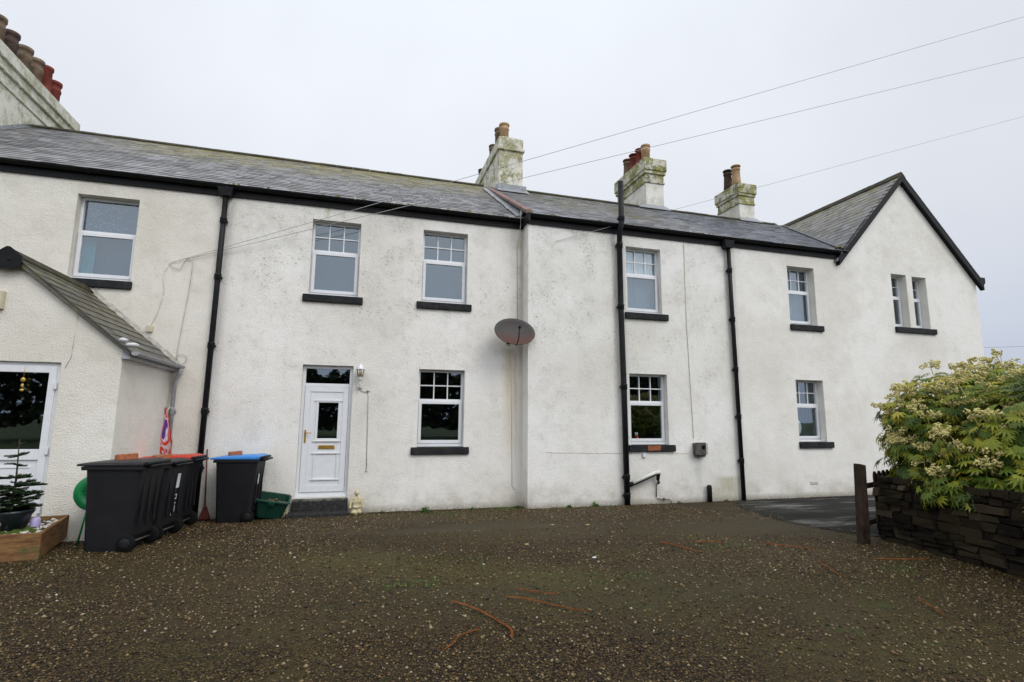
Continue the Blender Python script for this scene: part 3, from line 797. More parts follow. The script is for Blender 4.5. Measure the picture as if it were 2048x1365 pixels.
# hopper and downpipe between the two houses
b = MB(); b.hexa([(-2.66,-.17,5.98),(-2.46,-.17,5.98),(-2.46,-.03,5.98),(-2.66,-.03,5.98)], [(-2.70,-.20,6.14),(-2.42,-.20,6.14),(-2.42,-.02,6.14),(-2.70,-.02,6.14)])
downpipe(b, [(-2.56,-.09,6.0),(-2.575,-.08,4.5),(-2.60,-.08,.04)], .050, (5.5,4.4,3.1,1.9,.9))
b.build('downpipe', M['blackpipe'], cl)

# ================================================================== middle cottage with the front door
cm_ = empty('cottage', (.4, 0, 0), 'stained white cottage with a white front door and a rusty dish at its corner', 'cottage')
XM0, XM1 = -2.60, 3.455
WA = (-.977,-.039,4.20,5.755); WB = (1.236,2.198,4.205,5.775); WC = (1.241,2.190,1.226,2.80); WP = (-.989,-.05,.30,2.812)
b = MB(); wall_grid(b, XM0, XM1+.1, -.1, 6.10, 0, [WA, WB, WC, WP], .24)
b.add([(XM0,8,-.1),(XM1,8,-.1),(XM1,8,6.2),(XM0,8,6.2)], [(0,1,2,3)])
b.add([(XM0,0,-.1),(XM0,8,-.1),(XM0,8,6.1),(XM0,0,6.1)], [(0,1,2,3)])
b.build('wall', WALL_M, cm_)
window(cm_, *WA, 0, curtains=[(0,1,0,1,'flat_grey',.3)], label='upper window above the front door, grey with reflected sky')
window(cm_, *WB, 0, curtains=[(0,1,0,1,'flat_grey',.3)], label='upper window nearer the corner, grey with reflected sky')
window(cm_, *WC, 0, label='dark ground floor window right of the front door', sx=(.12,.11))
roof(cm_, XM0, 3.42, EA, RI, BK, SLATE_L)
ridge_tiles(cm_, XM0, 3.40, 3.9, 8.75, M['ridge'])
gutter(cm_, -2.54, 3.44, 0, 6.24, moss=1.0)
# party chimney, running back over the ridge
ch = stack(cm_, 3.745, 4.49, 3.36, 6.9, 7.2, [(9.72,9.80,.05),(9.80,10.14,.01)], STACK_M)
for (x, y, h, mat, kd) in ((3.97,3.62,.52,'buff',0),(3.93,4.02,.58,'buffdark',0),(3.93,4.75,.40,'buffdark',0),(3.93,6.3,.30,'sootclay',0)):
    pot(ch, x, y, 10.16, h, .14, mat, kd)
# door
yd = .10
b = MB(); e = .002; x0, x1 = WP[0]+e, WP[1]-e
rectframe(b, x0, x1, .345, 2.808, yd, yd+.07, .06, .05); b.box(x0+.06, x1-.06, yd-.003, yd+.067, 2.40, 2.46)
b.box(x0, x1, yd-.05, yd+.05, .304, .345)
df = b.build('door_frame', M['upvc'], cm_, bevel=.004)
MB().box(x0+.056, x1-.056, yd+.03, yd+.038, 2.456, 2.752).build('fanlight', M['glass'], df)
b = MB()
dx0, dx1 = x0+.065, x1-.065; gx0, gx1, gz0, gz1 = -.66, -.30, 1.40, 2.085
rectframe(b, dx0, dx1, .40, 2.395, yd-.022, yd+.03, .10, .12)
zA, zB = .52, 2.295; ax0, ax1 = dx0+.10, dx1-.10
b.box(ax0, gx0, yd-.008, yd+.02, zA, zB); b.box(gx1, ax1, yd-.008, yd+.02, zA, zB)
b.box(gx0, gx1, yd-.008, yd+.02, gz1, zB); b.box(gx0, gx1, yd-.008, yd+.02, zA, gz0)
rectframe(b, gx0-.045, gx1+.045, gz0-.045, gz1+.045, yd-.026, yd-.0085, .04)
b.box(gx0-.08, gx1+.08, yd-.034, yd-.0265, gz1+.03, gz1+.055); b.box(gx0-.08, gx1+.08, yd-.034, yd-.0265, gz0-.06, gz0-.035)
rectframe(b, gx0-.045, gx1+.045, .62, 1.13, yd-.022, yd-.0085, .03)
b.box(gx0-.08, gx1+.08, yd-.032, yd-.0225, 1.11, 1.135); b.box(gx0-.08, gx1+.08, yd-.032, yd-.0225, .615, .645)
dr = b.build('door', M['upvc'], cm_, bevel=.004)
MB().box(gx0, gx1, yd, yd+.008, gz0, gz1).build('pane', M['glass'], dr)
b = MB(); b.box(dx0+.03, dx0+.062, yd-.030, yd-.0225, 1.32, 1.56); b.tube([(dx0+.046,yd-.03,1.51),(dx0+.046,yd-.075,1.51),(dx0+.155,yd-.078,1.505)], .010, 8)
b.build('handle', M['brass'], dr)
b = MB(); b.box(gx0+.035, gx1-.03, yd-.020, yd-.0085, 1.20, 1.27); b.box(gx0+.045, gx1-.04, yd-.026, yd-.0205, 1.215, 1.25)
b.build('letter_plate', M['brass'], dr)
b = MB(); b.add([(x0-.2,.19,.2),(x1+.2,.19,.2),(x1+.2,2,.2),(x0-.2,2,.2),(x0-.2,.19,3),(x1+.2,.19,3),(x1+.2,2,3),(x0-.2,2,3)], [(0,1,2,3),(4,5,6,7),(1,5,6,2),(2,6,7,3),(3,7,4,0)])
b.build('hall', M['room'], df)
b = MB(); b.box(-1.02, -.03, -.10, .10, -.02, .296); so = b.build('doorstep', M['stone_step'], cm_, bevel=.012)
b = MB(); b.box(-1.10, -.02, -.36, -.102, -.03, .075); b.build('lower_step', M['stone_step'], cm_, bevel=.015)

# ================================================================== forward cottage
cf = empty('cottage', (6, WY, 0), 'white speckled cottage standing forward with a tall black soil pipe', 'cottage')
XF0, XF1 = 3.455, 8.62
WD = (5.80,6.70,4.205,5.755); WH = (5.815,6.762,1.262,2.825)
b = MB(); wall_grid(b, XF0, XF1, -.1, 6.10, WY, [WD, WH], .24)
b.add([(XF0,.06,-.1),(XF0,WY,-.1),(XF0,WY,6.1),(XF0,.06,6.1)], [(0,1,2,3)])
b.add([(XF0,8,-.1),(XF1,8,-.1),(XF1,8,6.2),(XF0,8,6.2)], [(0,1,2,3)])
b.add([(XF0,.06,-.1),(XF0,8,-.1),(XF0,8,6.1),(XF0,.06,6.1)], [(0,1,2,3)])
b.build('wall', WALL_F, cf)
window(cf, *WD, WY, curtains=[(0,1,.58,1,'curtain_pale',0),(0,1,0,.58,'curtain_grey',.06)], label='upper window with a pale blind drawn over the top light', sx=(.06,.14))
wh = window(cf, *WH, WY, patch=True, sx=(.06,.14), label='dark ground floor window with a bare red patch on its sill')
roof(cf, XF0, XF1, EF, RF, BK, SLATE_F)
ridge_tiles(cf, 4.5, XF1, 3.93, 8.775, M['ridge'])
gutter(cf, XF0-.04, XF1, WY, 6.24, moss=.9)
b = MB()   # gutter return and verge over the set-back
b.box(XF0-.06, XF0-.004, WY-.16, .02, 6.05, 6.22)
b.build('gutter_return', M['black'], cf)
b = MB(); s_ = (RF[1]-EF[1])/(RF[0]-EF[0])
def fz(y): return EF[1]+(y-EF[0])*s_
b.hexa([(XF0-.10,-.50,fz(-.50)+.0),(XF0+.05,-.50,fz(-.50)+.0),(XF0+.05,3.30,fz(3.30)),(XF0-.10,3.30,fz(3.30))],
       [(XF0-.10,-.50,fz(-.50)+.06),(XF0+.05,-.50,fz(-.50)+.075),(XF0+.05,3.30,fz(3.30)+.075),(XF0-.10,3.30,fz(3.30)+.06)])
b.build('verge', M['verge'], cf)
b = MB(); sl = (RI[1]-EA[1])/(RI[0]-EA[0])
def lz(y): return EA[1]+(y-EA[0])*sl
y = -.1
while y < 3.2:
    e = y+.24; d = .06+.04*random.random()
    b.hexa([(XF0-.13-d,y,lz(y)+.035),(XF0-.03,y,lz(y)+.035),(XF0-.03,e-.02,lz(e)+.03),(XF0-.12-d,e-.02,lz(e)+.03)],
           [(XF0-.13-d,y,lz(y)+.05),(XF0-.03,y,lz(y)+.10),(XF0-.03,e-.02,lz(e)+.09),(XF0-.12-d,e-.02,lz(e)+.045)])
    b.box(XF0-.07, XF0-.03, y, e-.01, lz(y), lz(y)+.26*max(.1, (fz(y)-lz(y))*3)); y = e
b.build('flashing', M['lead'], cf)
b = MB(); b.box(3.70, 4.56, 3.22, 3.40, fz(3.3)+.0, fz(3.3)+.20); b.hexa([(3.66,3.05,fz(3.05)+.05),(4.6,3.05,fz(3.05)+.05),(4.6,3.40,fz(3.4)+.02),(3.66,3.40,fz(3.4)+.02)],[(3.66,3.05,fz(3.05)+.065),(4.6,3.05,fz(3.05)+.065),(4.6,3.40,fz(3.4)+.12),(3.66,3.40,fz(3.4)+.12)])
b.build('apron_flashing', M['lead'], cf)
# soil pipe
b = MB()
downpipe(b, [(5.575,WY-.25,7.18),(5.575,WY-.25,6.20),(5.54,WY-.22,5.99),(5.60,WY-.09,5.80),(5.60,WY-.09,4.3),(5.63,WY-.09,2.5),(5.65,WY-.09,.0)], .062, (6.30,5.72,4.30,2.52,.60,.22))
b.build('soil_pipe', M['blackpipe'], cf)
b = MB(); b.tube([(5.66,WY-.10,.42),(5.80,WY-.12,.47),(6.30,WY-.12,.655),(6.41,WY-.11,.665)], .050, 12)
b.tube([(6.41,WY-.10,.67),(6.40,WY-.08,.52)], [.045,.035], 10)
b.build('waste_pipe', M['blackpipe'], cf)
b = MB(); b.tube([(5.76,WY-.145,.483),(6.30,WY-.145,.678),(6.42,WY-.135,.690)], .040, 8)
b.build('flaked_paint', flaked_mat(), cf)
b = MB(); b.tube([(6.40,WY-.08,.53),(6.44,WY-.06,.46),(6.42,WY-.03,.44)], .028, 8); b.tube([(6.40,WY-.03,.44),(6.39,WY-.02,.15)], .012, 6)
b.tube([(6.40,WY-.02,.12),(6.55,WY-.03,.10),(6.70,WY-.03,.09),(6.75,WY-.03,.06),(6.76,WY-.03,-.02)], .008, 6); b.lathe([(.02,-.02),(.028,0),(.02,.03),(.0001,.035)], (6.56,WY-.045,.10), 8)
b.build('small_pipes', M['vent'], cf)
b = MB(); b.lathe([(.055,-.04),(.055,.34),(.048,.37),(.0001,.385)], (7.70, WY-.075, 0), 14)
b.build('pipe_stub', M['blackpipe'], cf)
b = MB(); b.tube([(7.345,WY-.008,6.05),(7.325,WY-.008,4.2),(7.39,WY-.008,1.40)], .005, 6)
b.build('wall_cable', M['crack'], cf)
b = MB(); pts = [(3.85,1.125)]+[(3.9+k*.14, 1.115-.002*k+.008*noise.noise(Vector((k*.9,1,1)))) for k in range(1,25)]
pts = [p for p in pts if p[0] < 7.33]
b.tube([(x, WY-.003, z) for x, z in pts], .005, 4)
b.build('render_crack', M['crack'], cf)
# flue box, alarm block
vb = MB(); vb.box(7.36,7.60,WY-.13,WY-.001,1.05,1.30); vb.box(7.345,7.615,WY-.145,WY-.1305,1.035,1.315); vb.box(7.38,7.62,WY-.10,WY-.001,1.0,1.049)
v = vb.build('flue_box', M['vent'], bevel=.006); tag(v, 'small weathered metal flue box on the white wall between window and downpipe', 'flue box')
vb = MB(); vb.lathe([(.035,0),(.045,.02),(.02,.04)], (7.54,WY-.145,1.22), 12, Matrix.Rotation(R(90),3,'X')); vb.build('outlet', M['rubber'], v)
vb = MB(); vb.box(7.603,7.70,WY-.09,WY-.001,1.06,1.29); vb.build('side_panel', M['ventside'], v, bevel=.004)
tag(MB().box(6.08,6.16,WY-.045,WY-.001,1.0,1.085).build('junction_box', M['label'], bevel=.006), 'tiny white junction box just under the kitchen window sill with the red patch', 'junction box')
# bottle standing inside the window
b = MB(); bx, by, bz = 6.09, WY+.215, WH[2]+.05
b.lathe([(.033,0),(.036,.02),(.036,.10),(.014,.15),(.012,.17)], (bx,by,bz), 12); sb = b.build('spray_bottle', simple('red_bottle', (.55,.03,.04), .3, .5, bump=0))
tag(sb, 'red and white spray bottle standing inside the ground floor window above the patched sill', 'spray bottle')
b = MB(); b.lathe([(.014,.17),(.014,.185),(.0001,.19)], (bx,by,bz), 10); b.box(bx-.055,bx+.02,by-.012,by+.012,bz+.185,bz+.215); b.box(bx-.04,bx-.03,by-.008,by+.008,bz+.14,bz+.184); b.build('spray_head', M['label'], sb)
b = MB(); b.box(bx-.12, bx+.3, WY+.235, WY+.4, WH[2]-.02, bz); b.build('inner_sill', M['upvc'], wh)

# ================================================================== gabled cottage (right)
cg = empty('cottage', (13, WY, 0), 'cream-white cottage with a steep black-edged gable at the far end of the row', 'cottage')
XG0, XG1 = 8.62, 17.0; GX, GZ = 14.42, 8.70
WE = (10.326,11.17,4.195,5.70); WG = (10.353,11.193,1.31,2.815); WF1 = (13.79,14.335,4.315,5.795); WF2 = (14.54,15.06,4.315,5.775)
b = MB(); wall_grid(b, XG0, XG1, -.1, 6.02, WY, [WE, WG, WF1, WF2], .30)
b.add([(11.90,WY,6.02),(XG1,WY,6.02),(GX,WY,GZ-.03)], [(0,1,2)])
b.add([(XG0,WY,6.02),(11.90,WY,6.02),(11.90,WY,6.12),(XG0,WY,6.12)], [(0,1,2,3)])
b.add([(XG1,WY,-.1),(XG1,8,-.1),(XG1,8,6.02),(XG1,WY,6.02)], [(0,1,2,3)])
b.add([(XG0,8,-.1),(XG1,8,-.1),(XG1,8,6.2),(XG0,8,6.2)], [(0,1,2,3)])
b.add([(11.90,8,6.02),(XG1,8,6.02),(GX,8,GZ-.03)], [(0,1,2)])
b.build('wall', WALL_G, cg)
window(cg, *WE, WY, rev=.20, curtains=[(0,1,0,1,'curtain_grey',.05)], label='upper window with grey net curtain beside the downpipe', sx=(.02,.16), barw=.018)
wg = window(cg, *WG, WY, rev=.20, curtains=[(.5,1,0,1,'curtain_dim',.1),(0,1,.6,1,'curtain_dim',.15)], label='ground floor window with a pale oval mirror inside', sx=(.02,.16), barw=.018)
b = MB(); b.lathe([(.0001,-.02),(.16,-.02),(.17,0),(.16,.02),(.0001,.02)], (10.55,WY+.30,1.66), 20, Matrix.Rotation(R(90),3,'X') @ Matrix.Diagonal((1,1.35,1)))
tag(b.build('oval_mirror', M['curtain_pale'], None), 'pale oval mirror standing inside the far ground floor window', 'mirror')
f1 = window(cg, *WF1, WY, cols=2, rows=2, split=.40, rev=.22, sillobj=False, label='left slit window of the twin pair in the gable', barw=.016)
f2 = window(cg, *WF2, WY, cols=2, rows=2, split=.40, rev=.22, sillobj=False, label='right slit window of the twin pair in the gable', barw=.016)
b = MB(); b.box(13.76, 15.22, WY-.055, WY+.12, 4.18, 4.325); b.build('twin_sill', M['sill'], cg, bevel=.01)
hs = (GZ-6.02)/(GX-11.90)
def gable_z(x): return GZ-abs(x-GX)*hs
b = MB(); xe_ = GX-(GZ-EF[1])/hs-.05
b.hexa([(XG0,EF[0],EF[1]-.07),(xe_,EF[0],EF[1]-.07),(GX-.05,RF[0],RF[1]-.10),(XG0,RF[0],RF[1]-.10)], [(XG0,EF[0],EF[1]),(xe_,EF[0],EF[1]),(GX-.05,RF[0],RF[1]),(XG0,RF[0],RF[1])])
b.hexa([(XG0,RF[0],RF[1]-.10),(GX,RF[0],RF[1]-.10),(GX-2.4,BK[0],BK[1]-.07),(XG0,BK[0],BK[1]-.07)], [(XG0,RF[0],RF[1]),(GX,RF[0],RF[1]),(GX-2.4,BK[0],BK[1]),(XG0,BK[0],BK[1])])
slates(b, XG0, 15.0, (EF[0]-.03, EF[1]-.02), RF, clip=lambda x, y, z: gable_z(x) < z+.03)
b.build('roof', SLATE_G, cg)
# cut the solid under-slab of the main roof back out of the gable front: the slab is hidden by the gable roof
ridge_tiles(cg, XG0, 14.1, 3.93, 8.775, M['ridge'])
b = MB()
for sgn in (-1, 1):
    xe = 11.86 if sgn < 0 else 17.14; ze = gable_z(xe)
    b.prism([(xe, ze-.06), (xe, ze), (GX, GZ+.0), (GX, GZ-.08)], 'y', WY-.10, 8.05)
    slates(b, WY-.12, 8.0, (xe, ze), (GX, GZ+.01), exposure=.19, width=.25, thick=.0035, axis='y',
           clip=(lambda y, x, z: z > RF[1]-(abs(y-RF[0])*s_)-.12) if sgn < 0 else None)
b.build('gable_roof', SLATE_W, cg)
b = MB(); y = WY-.11
while y < 8.0:
    e = min(y+.45, 8.04); h = random.uniform(0,.008)
    b.prism([(GX-.15,GZ-.12+h),(GX-.15,GZ-.095+h),(GX-.03,GZ+.05+h),(GX+.03,GZ+.05+h),(GX+.15,GZ-.095+h),(GX+.15,GZ-.12+h),(GX,GZ+.02+h)], 'y', y, e); y += .458
b.build('gable_ridge', M['ridge'], cg)
b = MB()   # black barge boards
def barge(xa, za, xb, zb):
    d = .25
    b.hexa([(xa,WY-.115,za-d),(xb,WY-.115,zb-d),(xb,WY-.004,zb-d),(xa,WY-.004,za-d)], [(xa,WY-.115,za-.01),(xb,WY-.115,zb-.01),(xb,WY-.004,zb-.01),(xa,WY-.004,za-.01)])
barge(11.93, gable_z(11.93)+.03, GX, GZ+.03); barge(GX+.002, GZ+.03, 17.16, gable_z(17.16)+.03)
b.prism([(17.0,5.72),(17.16,5.72),(17.22,5.78),(17.22,5.93),(17.0,5.93)], 'y', WY-.118, WY+.0)
b.build('barge_board', M['black'], cg)
b = MB(); n = 14    # lead in the valley
for k in range(n):
    t0 = k/n; t1 = (k+1)/n
    def vp(t):
        y = -.45+t*(3.85+.45); z = EF[1]+(y-EF[0])*s_; x = GX-(GZ-z)/hs; return x, y, z
    (xa,ya,za), (xb,yb,zb) = vp(t0), vp(t1)
    b.add([(xa-.10,ya,za+.045),(xb-.10,yb,zb+.045),(xb+.04,yb,zb+.075),(xa+.04,ya,za+.075)], [(0,1,2,3),(3,2,1,0)])
b.build('valley_lead', M['lead'], cg)
gutter(cg, XG0, 11.98, WY, 6.24, moss=.12)
gb_ = MB()
for k in range(6): gb_.blob((11.9+random.uniform(-.1,.1), WY-.2+random.uniform(-.03,.1), 6.26+random.uniform(0,.03)), (.05,.04,.025), 6, 4, .3)
gb_.build('valley_moss', M['gutmoss'], cg)
# two stacks
sk = stack(cg, 9.0, 9.66, 3.98, 5.95, 8.2, [(9.68,9.76,.045),(9.76,10.0,.02),(10.0,10.12,.07),(10.12,10.54,.10)], STACK_H)
sk['label'] = 'wide moss-capped chimney stack with four pots'
for (x, y, h, mat, kd, lb) in ((9.17,4.22,.56,'buff',0,'buff'),(9.17,4.62,.50,'redclay',2,'red, cowled'),(9.17,5.05,.52,'redclay',2,'red, cowled'),(9.17,5.5,.54,'buffdark',2,'brown, cowled')):
    pot(sk, x, y, 10.58, h, .145, mat, kd, lb+' chimney pot')
# plain lower shaft shows as paler render
b = MB(); b.box(8.995, 9.665, 3.975, 5.955, 8.2, 9.675); b.build('shaft', STACK_S, sk)
sk = stack(cg, 12.70, 13.32, 3.98, 5.10, 8.2, [(9.40,9.47,.04),(9.47,9.70,.02),(9.70,9.80,.06),(9.80,10.16,.09)], STACK_H)
sk['label'] = 'narrow moss-capped chimney stack with two pots beside the gable'
pot(sk, 12.80, 4.18, 10.20, .60, .15, 'buff', 2, 'buff chimney pot with dark cowl'); pot(sk, 12.80, 4.62, 10.20, .62, .15, 'sootclay', 2, 'dark chimney pot with cowl')
b = MB(); b.box(12.695, 13.325, 3.975, 5.105, 8.2, 9.395); b.build('shaft', STACK_S, sk)
b = MB()
for (xa, xb, yy) in ((8.55, 9.72, 3.93), (12.45, 13.38, 3.93)):
    z = fz(yy-.22)
    b = MB(); b.hexa([(xa,yy-.26,z+.03),(xb,yy-.26,z+.03),(xb,yy+.045,fz(yy)+.05),(xa+.35,yy+.045,fz(yy)+.05)], [(xa,yy-.26,z+.05),(xb,yy-.26,z+.05),(xb,yy+.045,fz(yy)+.17),(xa+.35,yy+.045,fz(yy)+.17)])
    b.build('apron_flashing', M['lead'], cg)
b = MB(); b.hexa([(8.40,WY-.17,5.94),(8.60,WY-.17,5.94),(8.60,WY-.02,5.94),(8.40,WY-.02,5.94)], [(8.36,WY-.20,6.12),(8.64,WY-.20,6.12),(8.64,WY-.01,6.12),(8.36,WY-.01,6.12)])
downpipe(b, [(8.53,WY-.09,6.0),(8.56,WY-.07,4.5),(8.61,WY-.07,-.02)], .048, (5.4,4.2,3.0,1.9,.9))
b.build('downpipe', M['blackpipe'], cg)
b = MB(); b.box(10.58,10.80,WY-.012,WY-.001,.31,.38)
for k in range(4): b.box(10.59,10.79,WY-.018,WY-.0125,.32+k*.015,.327+k*.015)
b.build('air_vent', M['upvc_dull'], cg)

# ------------------------------------------------------------------ satellite dish
dc = Vector((3.13, -.40, 3.555)); A = Matrix.Rotation(R(62), 3, 'X')
ds = empty('satellite_dish', tuple(dc), 'rusty brown oval satellite dish on the wall corner between two windows', 'satellite dish')
b = MB(); prof_o = [(.0001,0)]+[(.44*k/7, .10*(k/7)**2) for k in range(1, 8)]; prof_i = [(.44*k/7-.004, .10*(k/7)**2+.012) for k in range(7, 0, -1)]+[(.0001,.012)]
b.lathe(prof_o+prof_i, tuple(dc), 40, A, 1.0, .78); b.build('reflector', M['dish'], ds)
b = MB(); b.tube([dc+A@Vector((0,-.33,.05)), dc+A@Vector((0,-.30,.25)), dc+A@Vector((0,-.13,.42))], .012, 8)
b.build('arm', M['blackpipe'], ds)
b = MB(); pL = dc+A@Vector((0,-.13,.42)); b.lathe([(.028,-.05),(.030,0),(.022,.03),(.0001,.035)], pL, 12, A @ Matrix.Rotation(R(180),3,'X')); b.build('receiver', M['blackpipe'], ds)
b = MB(); b.box(3.09,3.17,-.02,-.001,3.40,3.60); b.tube([(3.13,-.01,3.47),(3.13,-.28,3.47),(3.13,-.36,3.56)], .022, 8); b.build('bracket', M['blackpipe'], ds)
b = MB(); b.tube([(3.30,-.30,5.98),(3.31,-.015,5.6),(3.33,-.012,3.7)], .006, 6); b.tube([(3.30,-.30,5.98),(3.29,-.34,6.32)], .006, 6)
tag(b.build('dish_cable', M['whitecable']), 'thin pale cable running down from the gutter corner to the rusty dish', 'cable')
b = MB(); b.tube([(3.17,-.01,3.3),(3.21,-.01,2.2),(3.235,-.012,.42),(3.30,-.012,.34)], .005, 6)
tag(b.build('wall_lead', M['whitecable']), 'thin pale lead dropping from the dish to near the ground', 'cable')

# ------------------------------------------------------------------ lantern by the door
ln = empty('wall_lantern', (.085, 0, 2.5), 'white six-sided lantern fixed right of the front door', 'wall lantern')
b = MB(); c = (.085, -.13, 0)
b.lathe([(.085,2.735),(.088,2.745),(.03,2.82),(.018,2.835),(.0001,2.86)], c, 6)
b.lathe([(.0001,2.50),(.03,2.51),(.05,2.545),(.048,2.585),(.052,2.59)], c, 12)
b.lathe([(.0001,2.43),(.022,2.44),(.012,2.47),(.02,2.51)], c, 10)
for k in range(6):
    a = math.pi*k/3; b.tube([(c[0]+.050*math.cos(a), c[1]+.050*math.sin(a), 2.588),(c[0]+.080*math.cos(a), c[1]+.080*math.sin(a), 2.737)], .006, 4)
b.build('housing', M['upvc'], ln)
b = MB(); b.lathe([(.046,2.59),(.074,2.735)], c, 6); b.build('glass', M['lampglass'], ln)
b = MB(); b.tube([(.085,-.13,2.44),(.085,-.12,2.40),(.085,-.06,2.37),(.085,-.01,2.42)], .013, 8); b.lathe([(.055,0),(.055,.01),(.03,.022),(.0001,.025)], (.085,-.001,2.40), 14, Matrix.Rotation(R(90),3,'X'))
b.build('bracket', M['upvc_dull'], ln)
b = MB(); b.tube([(.10,-.012,2.34),(.15,-.012,2.315),(.24,-.012,2.30),(.255,-.012,2.22),(.285,-.010,.80)], .006, 6); b.blob((.25,-.015,2.33), (.035,.02,.025), 8, 6); b.blob((.285,-.012,.78), (.02,.012,.018), 8, 5)
b.build('cable', M['whitecable'], ln)

# ------------------------------------------------------------------ statues
def figure(name, x, y, z, h, mat, label, rz=0):
    """small robed kneeling figure, one remeshed body"""
    s = h/.46; b = MB()
    b.lathe([(.105,0),(.11,.03),(.095,.09),(.075,.16),(.07,.20)], (0,0,0), 20, sx=1, sy=.8)
    b.blob((0,.0,.235), (.085,.065,.085), 16, 12)       # chest
    b.blob((0,0,.285), (.092,.055,.045), 16, 10)        # shoulders
    b.blob((0,-.012,.395), (.042,.045,.053), 16, 12); b.blob((0,.004,.345), (.024,.024,.03), 10, 8)
    b.blob((0,.0,.44), (.022,.022,.022), 10, 8)         # topknot
    for sg in (-1, 1):
        b.blob((sg*.041,-.006,.39), (.008,.012,.018), 8, 6)
        b.tube([(sg*.082,0,.285),(sg*.112,-.02,.215),(sg*.118,-.06,.15)], [.030,.026,.018], 10)
        b.blob((sg*.118,-.072,.135), (.026,.026,.020), 10, 8)
        b.blob((sg*.055,-.075,.045), (.05,.045,.032), 12, 8)    # knees under the robe
    b.tube([(-.075,-.075,.155),(0,-.088,.135),(.075,-.075,.155)], [.016,.022,.016], 8)
    b.blob((0,-.055,.392), (.008,.012,.010), 8, 6)       # nose
    b.v = [(px*s, py*s, pz*s) for px, py, pz in b.v]
    o = b.build(name, M[mat]); o.location = (x, y, z); o.rotation_euler = (0, 0, rz)
    r = o.modifiers.new('remesh', 'REMESH'); r.mode = 'VOXEL'; r.voxel_size = .006*s; r.use_smooth_shade = True
    sm = o.modifiers.new('smooth', 'SMOOTH'); sm.iterations = 2; sm.factor = .5
    return tag(o, label, 'statue')
figure('garden_statue', .125, -.13, .0, .45, 'statue', 'mossy cream stone statue kneeling right of the doorstep', R(8))
figure('garden_statue', -1.13, -.22, .0, .24, 'statue', 'little pale stone figure between the green box and the doorstep', R(-10))

# ------------------------------------------------------------------ wheelie bins (local: front faces -x, wheels at +x)
def make_bin():
    root = empty('wheelie_bin', (0,0,0), 'x', 'wheelie bin')
    b = MB(); w = .255; wt = .285
    prof_b = [(-.27,.0),(.10,.0),(.16,.10),(.215,.18)]
    # body in cross sections: bottom narrow, top wide
    secs = [(0.0,-.28,.14,.235),(.06,-.285,.16,.24),(.18,-.292,.235,.247),(.55,-.31,.265,.265),(.93,-.33,.295,.283),(1.0,-.335,.30,.286)]
    vs = []; fs = []
    for z, xa, xb, ww in secs:
        c = .035
        vs += [(xa+c,-ww,z),(xb-c,-ww,z),(xb,-ww+c,z),(xb,ww-c,z),(xb-c,ww,z),(xa+c,ww,z),(xa,ww-c,z),(xa,-ww+c,z)]
    n = 8
    for i in range(len(secs)-1):
        for k in range(n): fs.append((i*n+k, i*n+(k+1)%n, (i+1)*n+(k+1)%n, (i+1)*n+k))
    fs.append(tuple(range(n-1,-1,-1))); fs.append(tuple((len(secs)-1)*n+k for k in range(n)))
    b.add(vs, fs)
    # rim
    b.box(-.365,.325,-.305,.305,.955,1.0); b.box(-.35,-.336,-.2,.2,.90,.954)
    for yy in (-.15, 0, .15): b.box(.262,.292,yy-.012,yy+.012,.30,.90)
    b.build('body', M['bin'], root, bevel=.008, world=False)
    b = MB()  # lid, slightly domed with a lip
    P0 = [(-.42,-.312,1.004),(.33,-.312,1.004),(.33,.312,1.004),(-.42,.312,1.004)]
    P1 = [(-.42,-.312,1.028),(.33,-.312,1.045),(.33,.312,1.045),(-.42,.312,1.028)]
    P2 = [(-.30,-.25,1.050),(.26,-.25,1.072),(.26,.25,1.072),(-.30,.25,1.050)]
    b.hexa(P0, P1); b.hexa([(x, y, z+.0005) for x, y, z in P1], P2); b.box(-.455,-.42,-.20,.20,1.0,1.026)
    b.build('lid', M['bin_lid'], root, bevel=.012, world=False)
    b = MB(); b.tube([(.33,-.20,.985),(.40,-.20,1.0),(.405,.20,1.0),(.33,.20,.985)], .017, 8); b.tube([(.352,-.27,1.03),(.352,.27,1.03)], .02, 8)
    b.build('handle', M['bin'], root, world=False)
    for yy in (-.262, .262):
        wv = MB(); wv.lathe([(.0001,-.024),(.098,-.024),(.104,-.018),(.104,.018),(.098,.024),(.0001,.024)], (.205, yy, .104), 24, Matrix.Rotation(R(90),3,'X'))
        ob = wv.build('wheel', M['rubber'], root, world=False)
        hb = MB(); sg = 1 if yy > 0 else -1
        hb.lathe([(.062,0),(.058,.007),(.03,.009),(.0001,.012)], (.205, yy+sg*.0245, .104), 18, Matrix.Rotation(R(-90*sg),3,'X')); hb.build('hub', M['bin'], ob, world=False)
    b = MB(); b.tube([(.205,-.235,.104),(.205,.235,.104)], .012, 8); b.build('axle', M['vent'], root, world=False)
    return root
bin0 = make_bin()
bins = [(-2.67,-3.08,R(-11),1.0,'charcoal wheelie bin nearest the camera with a red brick on its lid'),
        (-2.66,-2.12,R(-10),1.0,'charcoal wheelie bin second in the row, a small brown brick on its lid'),
        (-2.72,-1.10,R(-8),1.065,'charcoal wheelie bin with an orange lid nearest the house wall'),
        (-1.83,-.44,R(-8),1.06,'black wheelie bin with a blue lid standing alone left of the door')]
BR = []
for i, (x, y, a, s, lab) in enumerate(bins):
    o = bin0 if i == 0 else copy_tree(bin0)
    o.location = (x, y, gz(y)); o.rotation_euler = (0, 0, a); o.scale = (min(s,1.06), .96*min(s,1.0), s); o['label'] = lab
    o['group'] = 'wheelie bins by the cottage wall'; BR.append(o)
for i, m in ((2,'orange'),(3,'blue')):
    for chd in BR[i].children:
        if chd.name.startswith('lid'):
            chd.data = chd.data.copy(); chd.data.materials.clear(); chd.data.materials.append(M[m]); chd['label'] = m+' lid'
